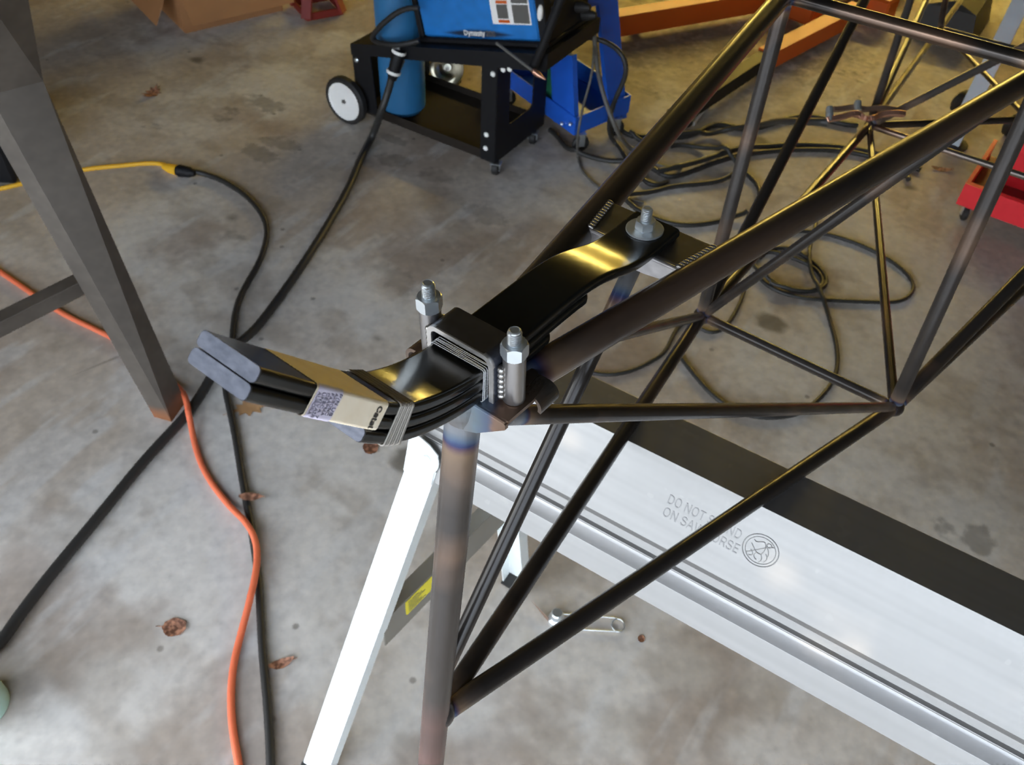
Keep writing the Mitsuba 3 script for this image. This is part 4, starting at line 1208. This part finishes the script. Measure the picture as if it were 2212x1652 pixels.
# ------------------------------------------------------------------ far objects
hoist = thing('engine_hoist', 'orange engine hoist legs and cross beam on the floor at the back', 'engine hoist')
a, b = V(*(3.1864, 1.4990, 0.0750)), V(*(4.5119, 0.6526, 0.0750))
add(f'{hoist}__cross_beam', bar(a, b, .075, .085), 'm_orange', 20)
a, b = V(*(3.9900, 0.7262, 0.0600)), V(*(3.3117, 0.8853, 0.0600))
add(f'{hoist}__leg', bar(a, b, .07, .07), 'm_orange', 20)
c_ = V(*(2.6986, 0.9715, 0.0600))
add(f'{hoist}__leg_extension', bar(b, c_, .055, .055, ext=.03), 'm_black', 20)
for p in ((2.7530, 0.9523, 0.0000), (3.3388, 1.4487, 0.0000), (3.8679, 0.7699, 0.0000)):
    caster(hoist, p, r=.022, top=.035, yaw=.3)
for p in ((3.8480, 0.9096, 0.0750), (4.0657, 0.6566, 0.0750)):
    add(f'{hoist}__bracket', xf(cbox(.10, .13, .10, .01), np.stack([nrm(b - a), np.cross(up, nrm(b - a)), up], 1), V(*p)), 'm_orange', 20)
add('white_rod', rod((2.7704, 0.9317, 0.0120), (2.9457, 0.9531, 0.0120), .008), 'm_whiteplastic', 30, 'short pale rod lying on the floor beside the hoist leg', 'rod')

# cardboard box with open flaps
cb = thing('cardboard_box', 'open cardboard box with folded down flaps on the floor at the upper left', 'box')
c0, c1 = V(*(2.2020, 2.8938, 0.0000)), V(*(2.4188, 2.8103, 0.0000))
c3 = V(*(2.1703, 3.0714, 0.0000))
ux, uy = c1 - c0, c3 - c0
uy = nrm(uy - nrm(ux) * (uy @ nrm(ux))) * .36
ux = nrm(ux) * .42
hh = V(0, 0, .24)
for q0, q1 in ((c0, c0 + ux), (c0 + ux, c0 + ux + uy), (c0 + ux + uy, c0 + uy), (c0 + uy, c0)):
    add(f'{cb}__side', sheet([q0, q1, q1 + hh, q0 + hh], .005), 'm_card', 20)
add(f'{cb}__bottom', sheet([c0 + V(0, 0, .003), c0 + ux + V(0, 0, .003), c0 + ux + uy + V(0, 0, .003), c0 + uy + V(0, 0, .003)], .005), 'm_card', 20)
ny_, nx_ = -nrm(uy), -nrm(ux)
add(f'{cb}__flap', sheet([c0 + hh, c0 + ux + hh, c0 + ux * 1.06 + ny_ * .075 + V(0, 0, .055), c0 + ux * .02 + ny_ * .075 + V(0, 0, .055)], .005), 'm_card', 20)
add(f'{cb}__flap', sheet([c0 + hh, c0 + uy + hh, c0 + uy * 1.05 + nx_ * .11 + V(0, 0, .06), c0 - uy * .03 + nx_ * .11 + V(0, 0, .06)], .005), 'm_card', 20)
add(f'{cb}__flap', sheet([c0 + ux + hh, c0 + ux + uy + hh, c0 + ux + uy - nx_ * .09 + V(0, 0, .12), c0 + ux - nx_ * .09 + V(0, 0, .12)], .005), 'm_card', 20)

# red jack stand
js = thing('jack_stand', 'small dark red jack stand on the floor behind the welding cart', 'jack stand')
jc = V(*(2.6808, 2.6215, 0.0000))
for a in (0.3, 0.3 + PI / 2, 0.3 + PI, 0.3 + 1.5 * PI):
    q = jc + V(math.cos(a), math.sin(a), 0) * .115
    add(f'{js}__leg', bar(q + V(0, 0, .012), jc + V(math.cos(a), math.sin(a), 0) * .03 + V(0, 0, .25), .045, .012, up=(math.cos(a), math.sin(a), .3)), 'm_darkred', 20)
rg = [jc + V(math.cos(a), math.sin(a), 0) * .112 + V(0, 0, .018) for a in (0.3, 0.3 + PI / 2, 0.3 + PI, 0.3 + 1.5 * PI)]
add(f'{js}__base_ring', cat_mesh([bar(p, q, .010, .03) for p, q in zip(rg, rg[1:] + rg[:1])]), 'm_darkred', 20)
add(f'{js}__column', cat_mesh([rod(jc + V(0, 0, .22), jc + V(0, 0, .36), .02), xf(cbox(.09, .03, .02, .004), None, jc + V(0, 0, .37))]), 'm_darkred', 30)

# red wheeled base at the right
rb = thing('red_creeper', 'bright red wheeled steel base with an upright panel at the right edge', 'wheeled base')
r0, r1 = V(*(2.7422, 0.0175, 0.0600)), V(*(2.7312, -0.1840, 0.0600))
d = nrm((r1 - r0) * V(1, 1, 0))
r1 = r0 + d * .62
bk = nrm(np.cross(up, d))
if bk[0] < 0:
    bk = -bk
RH = .075
add(f'{rb}__front_rail', slab([r0, r0 + d * .185, r0 + d * .185 + up * RH, r0 + up * RH], bk, .02), 'm_red', 20)
add(f'{rb}__front_rail', slab([r0 + d * .185, r1, r1 + up * RH, r0 + d * .185 + up * RH], bk, .02), 'm_red', 20)
add(f'{rb}__side_rail', slab([r0, r0 + bk * .34, r0 + bk * .34 + up * RH, r0 + up * RH], d, .012), 'm_red', 20)
add(f'{rb}__side_rail', slab([r1, r1 + bk * .34, r1 + bk * .34 + up * RH, r1 + up * RH], d, .012), 'm_red', 20)
u0 = r0 + bk * .20 + d * .05
pp = sg.box(0, 0, .5, .42).difference(sg.Point(.21, .13).buffer(.06))
pm = extr(pp, .012)
add(f'{rb}__upright_panel', xf(pm, np.stack([d, up, np.cross(d, up)], 1), u0), 'm_red', 20)
add(f'{rb}__deck', slab([r0 + bk * .02 + up * .012, r1 + bk * .02 + up * .012, r1 + bk * .34 + up * .012, r0 + bk * .34 + up * .012], up, .004), 'm_darkred', 20)
for p in (r0 + d * .035 + bk * .03, r1 - d * .04 + bk * .03, r0 + d * .035 + bk * .3, r1 - d * .04 + bk * .3):
    caster(rb, (p[0], p[1], 0), r=.025, top=.058, yaw=1.9)

# grey post under the far frame, black clutter beyond
gpst = thing('grey_post', 'pale grey steel post standing on the floor beside the far right longeron', 'post')
pb_ = V(*(3.2280, 0.1207, 0.0000))
pt_ = pb_ + V(.03, -.03, 1.15)
add(f'{gpst}__post', bar(pb_ + V(0, 0, .01), pt_, .055, .055, up=(1, 0, 0)), 'm_greypost', 20)
add(f'{gpst}__foot', xf(lathe([(0, 0), (.055, 0), (.055, .008), (.03, .014), (0, .014)], 24), None, pb_), 'm_rubber', 30)
for k, (px, lab_) in enumerate((((3.4793, 0.1578, 0.0600), 'black wheel lying on the floor left of the grey post'), ((3.4189, -0.0407, 0.0600), 'black wheel on the floor right of the grey post'))):
    t = thing('spare_wheel', lab_, 'wheel', 'black wheels by the grey post')
    c_ = V(px[0], px[1], .045)
    R = frame_to((.5, .8, .1))
    add(f'{t}__tyre', xf(lathe([(.018, .016), (.036, .018), (.045, .010), (.045, -.010), (.036, -.018), (.018, -.016), (.018, .016)], 28), R, c_), 'm_rubber', 30)
    add(f'{t}__hub', xf(lathe([(0, .012), (.018, .012), (.018, -.012), (0, -.012)], 20), R, c_), 'm_black', 30)
tb_ = thing('tool_bag', 'black tool bag on the floor beneath the far end of the frame', 'bag')
bc_ = V(*(4.2387, 0.3683, 0.0000))
hb_ = []
for x in (-.2, .2):
    for y in (-.13, .13):
        hb_.append(bc_ + V(x, y, 0))
        hb_.append(bc_ + V(x * .9, y * .75, .14))
    hb_.append(bc_ + V(x * .8, 0, .17))
add(f'{tb_}__body', hull(hb_), 'm_rubber', 20)
add(f'{tb_}__strap', sweep(spline([bc_ + V(-.12, 0, .155), bc_ + V(-.06, .01, .215), bc_ + V(.06, .01, .215), bc_ + V(.12, 0, .155)], 24), .009, 8), 'm_black', True)
add('white_tube', rod((4.0802, 0.4696, 0.0240), (4.0766, 0.4017, 0.0240), .022), 'm_whiteplastic', 30, 'short pale plastic tube lying in front of the black tool bag', 'tube')
cr = thing('wooden_crate', 'low brown crate on the floor behind the cross tube of the frame', 'crate')
q = V(*(4.1132, 0.5887, 0.0000)) + V(.35, .32, 0)
scene['m_wood'] = pri((0.20, 0.12, 0.055), 0.7)
for k in range(3):
    add(f'{cr}__slat', xf(cbox(.5, .014, .045, .003), np.stack([V(.45, -.89, 0), V(.89, .45, 0), up], 1), q + V(0, 0, .024 + .056 * k)), 'm_wood', 20)
    add(f'{cr}__slat', xf(cbox(.5, .014, .045, .003), np.stack([V(.45, -.89, 0), V(.89, .45, 0), up], 1), q + V(.26, .13, .024 + .056 * k)), 'm_wood', 20)
for s in (-.24, .24):
    add(f'{cr}__end_board', xf(cbox(.014, .28, .16, .003), np.stack([V(.45, -.89, 0), V(.89, .45, 0), up], 1), q + V(.13, .065, .081) + V(.45, -.89, 0) * s), 'm_wood', 20)
# black tool box at the left edge, pale green can
tx_ = thing('black_toolbox', 'black box on the floor behind the steel stand at the left edge', 'box')
q = V(*(1.1191, 2.5631, 0.0000))
R = np.stack([nrm(V(.55, -.83, 0)), nrm(V(.83, .55, 0)), up], 1)
add(f'{tx_}__body', xf(cbox(.22, .30, .15, .01), R, q + V(.10, .12, .0755)), 'm_black', 20)
add(f'{tx_}__lid', xf(cbox(.23, .31, .04, .012), R, q + V(.10, .12, .1715)), 'm_rubber', 20)
can = thing('green_can', 'pale green round can on the floor at the lower left edge', 'can')
q = V(*(0.0725, 1.1276, 0.0000))
add(f'{can}__body', xf(lathe([(0, 0), (.048, 0), (.05, .002), (.05, .100), (.046, .105), (0, .105)], 40), None, q), 'm_palegreen', 30)
add(f'{can}__rim', xf(tor(.0475, .0022, 40, 8), None, q + V(0, 0, .104)), 'm_palegreen', True)

# ------------------------------------------------------------------ dead leaves
def dead_leaf(name, p, pts, ang, size, label, mat='m_leaf', curl=.25, stalk=0.5):
    t = thing(name, label, 'leaf', 'dead leaves on the floor')
    poly = sg.Polygon(pts)
    poly = poly.buffer(.02).buffer(-.02)
    tri = trimesh.creation.triangulate_polygon(poly, engine='earcut')
    m = trimesh.Trimesh(np.c_[tri[0], np.zeros(len(tri[0]))], tri[1]).subdivide_to_size(.12)
    v = np.asarray(m.vertices).copy()
    v[:, 2] = curl * (v[:, 0] ** 2 * .8 + v[:, 1] ** 2 * .5) + .03 * meshkit.fbm(v * 4 + p[0] * 9, 2, 3)
    v[:, 2] -= v[:, 2].min()
    v *= size
    c, s = math.cos(ang), math.sin(ang)
    R = np.array([[c, -s, 0], [s, c, 0], [0, 0, 1]])
    top = v @ R.T + V(p[0], p[1], p[2] + .0012)
    bot = top - V(0, 0, .0006)
    n = len(top)
    f = np.asarray(m.faces)
    mm = trimesh.Trimesh(np.vstack([top, bot]), np.vstack([f, f[:, ::-1] + n]), process=False)
    add(f'{t}__blade', mm, mat, True)
    if stalk:
        e = V(1, 0, 0) @ R.T
        base = V(p[0], p[1], p[2] + .003)
        add(f'{t}__stalk', tapered([base + e * size * .4, base + e * size * .9 + V(0, 0, .001), base + e * size * (1 + stalk)], [.0011, .0009, .0007], 6), mat, True)


oval = [(math.cos(a) * 1.0, math.sin(a) * .62 * (1 + .06 * math.sin(7 * a))) for a in np.linspace(0, 2 * PI, 36)[:-1]]
roundl = [(math.cos(a) * 1.0 * (1 + .05 * math.sin(9 * a)), math.sin(a) * .86 * (1 + .06 * math.cos(5 * a))) for a in np.linspace(0, 2 * PI, 40)[:-1]]
pointed = [(1.15, 0), (.6, .3), (.1, .42), (-.5, .36), (-.9, .16), (-1.0, 0), (-.9, -.16), (-.5, -.36), (.1, -.42), (.6, -.3)]
oak = [(1.0, .05), (.55, .14), (.62, .42), (.30, .30), (.16, .62), (-.06, .34), (-.40, .66), (-.42, .28), (-.80, .30), (-1.0, .02), (-.75, -.22), (-.45, -.22), (-.36, -.58), (-.04, -.32), (.18, -.60), (.28, -.26), (.60, -.38), (.56, -.10)]
dead_leaf('dead_leaf', V(*(0.3787, 0.9579, 0.0000)), roundl, 2.1, .023, 'round brown dead leaf with a thin stalk lying alone on the lower left floor', stalk=.6)
dead_leaf('dead_leaf', V(*(0.6845, 1.0508, 0.0180)), pointed, -1.0, .026, 'pointed brown dead leaf lying across the thin black cord', curl=.12, stalk=.3)
dead_leaf('dead_leaf', V(*(0.4390, 0.7332, 0.0000)), pointed, -.6, .024, 'curled brown dead leaf touching the right side of the thin black cord', curl=.5, stalk=.3)
dead_leaf('dead_leaf', V(*(0.9529, 0.9321, 0.0000)), roundl, .8, .021, 'reddish brown dead leaf on the floor just below the bend of the spring', stalk=.3)
dead_leaf('oak_leaf', V(*(0.8860, 1.2542, 0.0000)), oak, 2.6, .050, 'lobed tan oak leaf beside the crossing cords under the spring tip', 'm_oakleaf', .2, .3)
dead_leaf('dead_leaf', V(*(3.0304, 0.1104, 0.0000)), pointed, -1.2, .035, 'small orange brown dead leaf beside the red wheeled base', curl=.3, stalk=.2)
dead_leaf('dead_leaf', V(*(0.8756, 0.1784, 0.0000)), roundl, .3, .008, 'tiny dark red leaf scrap below the wire pin', curl=.2, stalk=0)
dead_leaf('dead_leaf', V(*(1.7919, 2.6214, 0.0000)), oak, .4, .05, 'dark dead leaf on the floor below the cardboard box', curl=.4, stalk=.2)

# wire locking pin on the floor under the sawhorse
pin = thing('locking_pin', 'zinc wire locking pin with a round head on the floor below the sawhorse beam', 'pin')
hd = V(*(0.8145, 0.3404, 0.0200))
ax = nrm(V(*(0.8996, 0.2063, 0.0000)) - V(*(0.8248, 0.3447, 0.0000)))
hd[2] = .0
add(f'{pin}__head', xf(lathe([(0, 0), (.014, 0), (.017, .004), (.017, .010), (.012, .015), (.012, .030), (.010, .033), (0, .033)], 28), None, hd), 'm_zinc', 30)
ps = np.cross(up, ax)
wire = [hd + V(0, 0, .006) + ps * .013, hd + V(0, 0, .005) + ps * .015 + ax * .05, hd + V(0, 0, .005) + ps * .016 + ax * .115]
cen = hd + ax * .125 + V(0, 0, .005)
wire += [cen + ps * .013 * math.cos(a) * 1.1 + ax * .013 * math.sin(a) for a in np.linspace(.3, 2.9 * PI, 22)]
wire += [hd + V(0, 0, .004) - ps * .016 + ax * .06, hd + V(0, 0, .006) - ps * .013]
add(f'{pin}__wire', sweep(np.array(wire), .0017, 8), 'm_zinc', True)
q = V(*(0.8194, 0.4007, 0.0080))
add(f'{pin}__tether_lug', hull([q, q + V(0, .004, .004), hd + V(-.012, .004, .012), hd + V(-.012, -.006, .004), hd + V(-.014, .008, .003)]), 'm_bronze', 20)
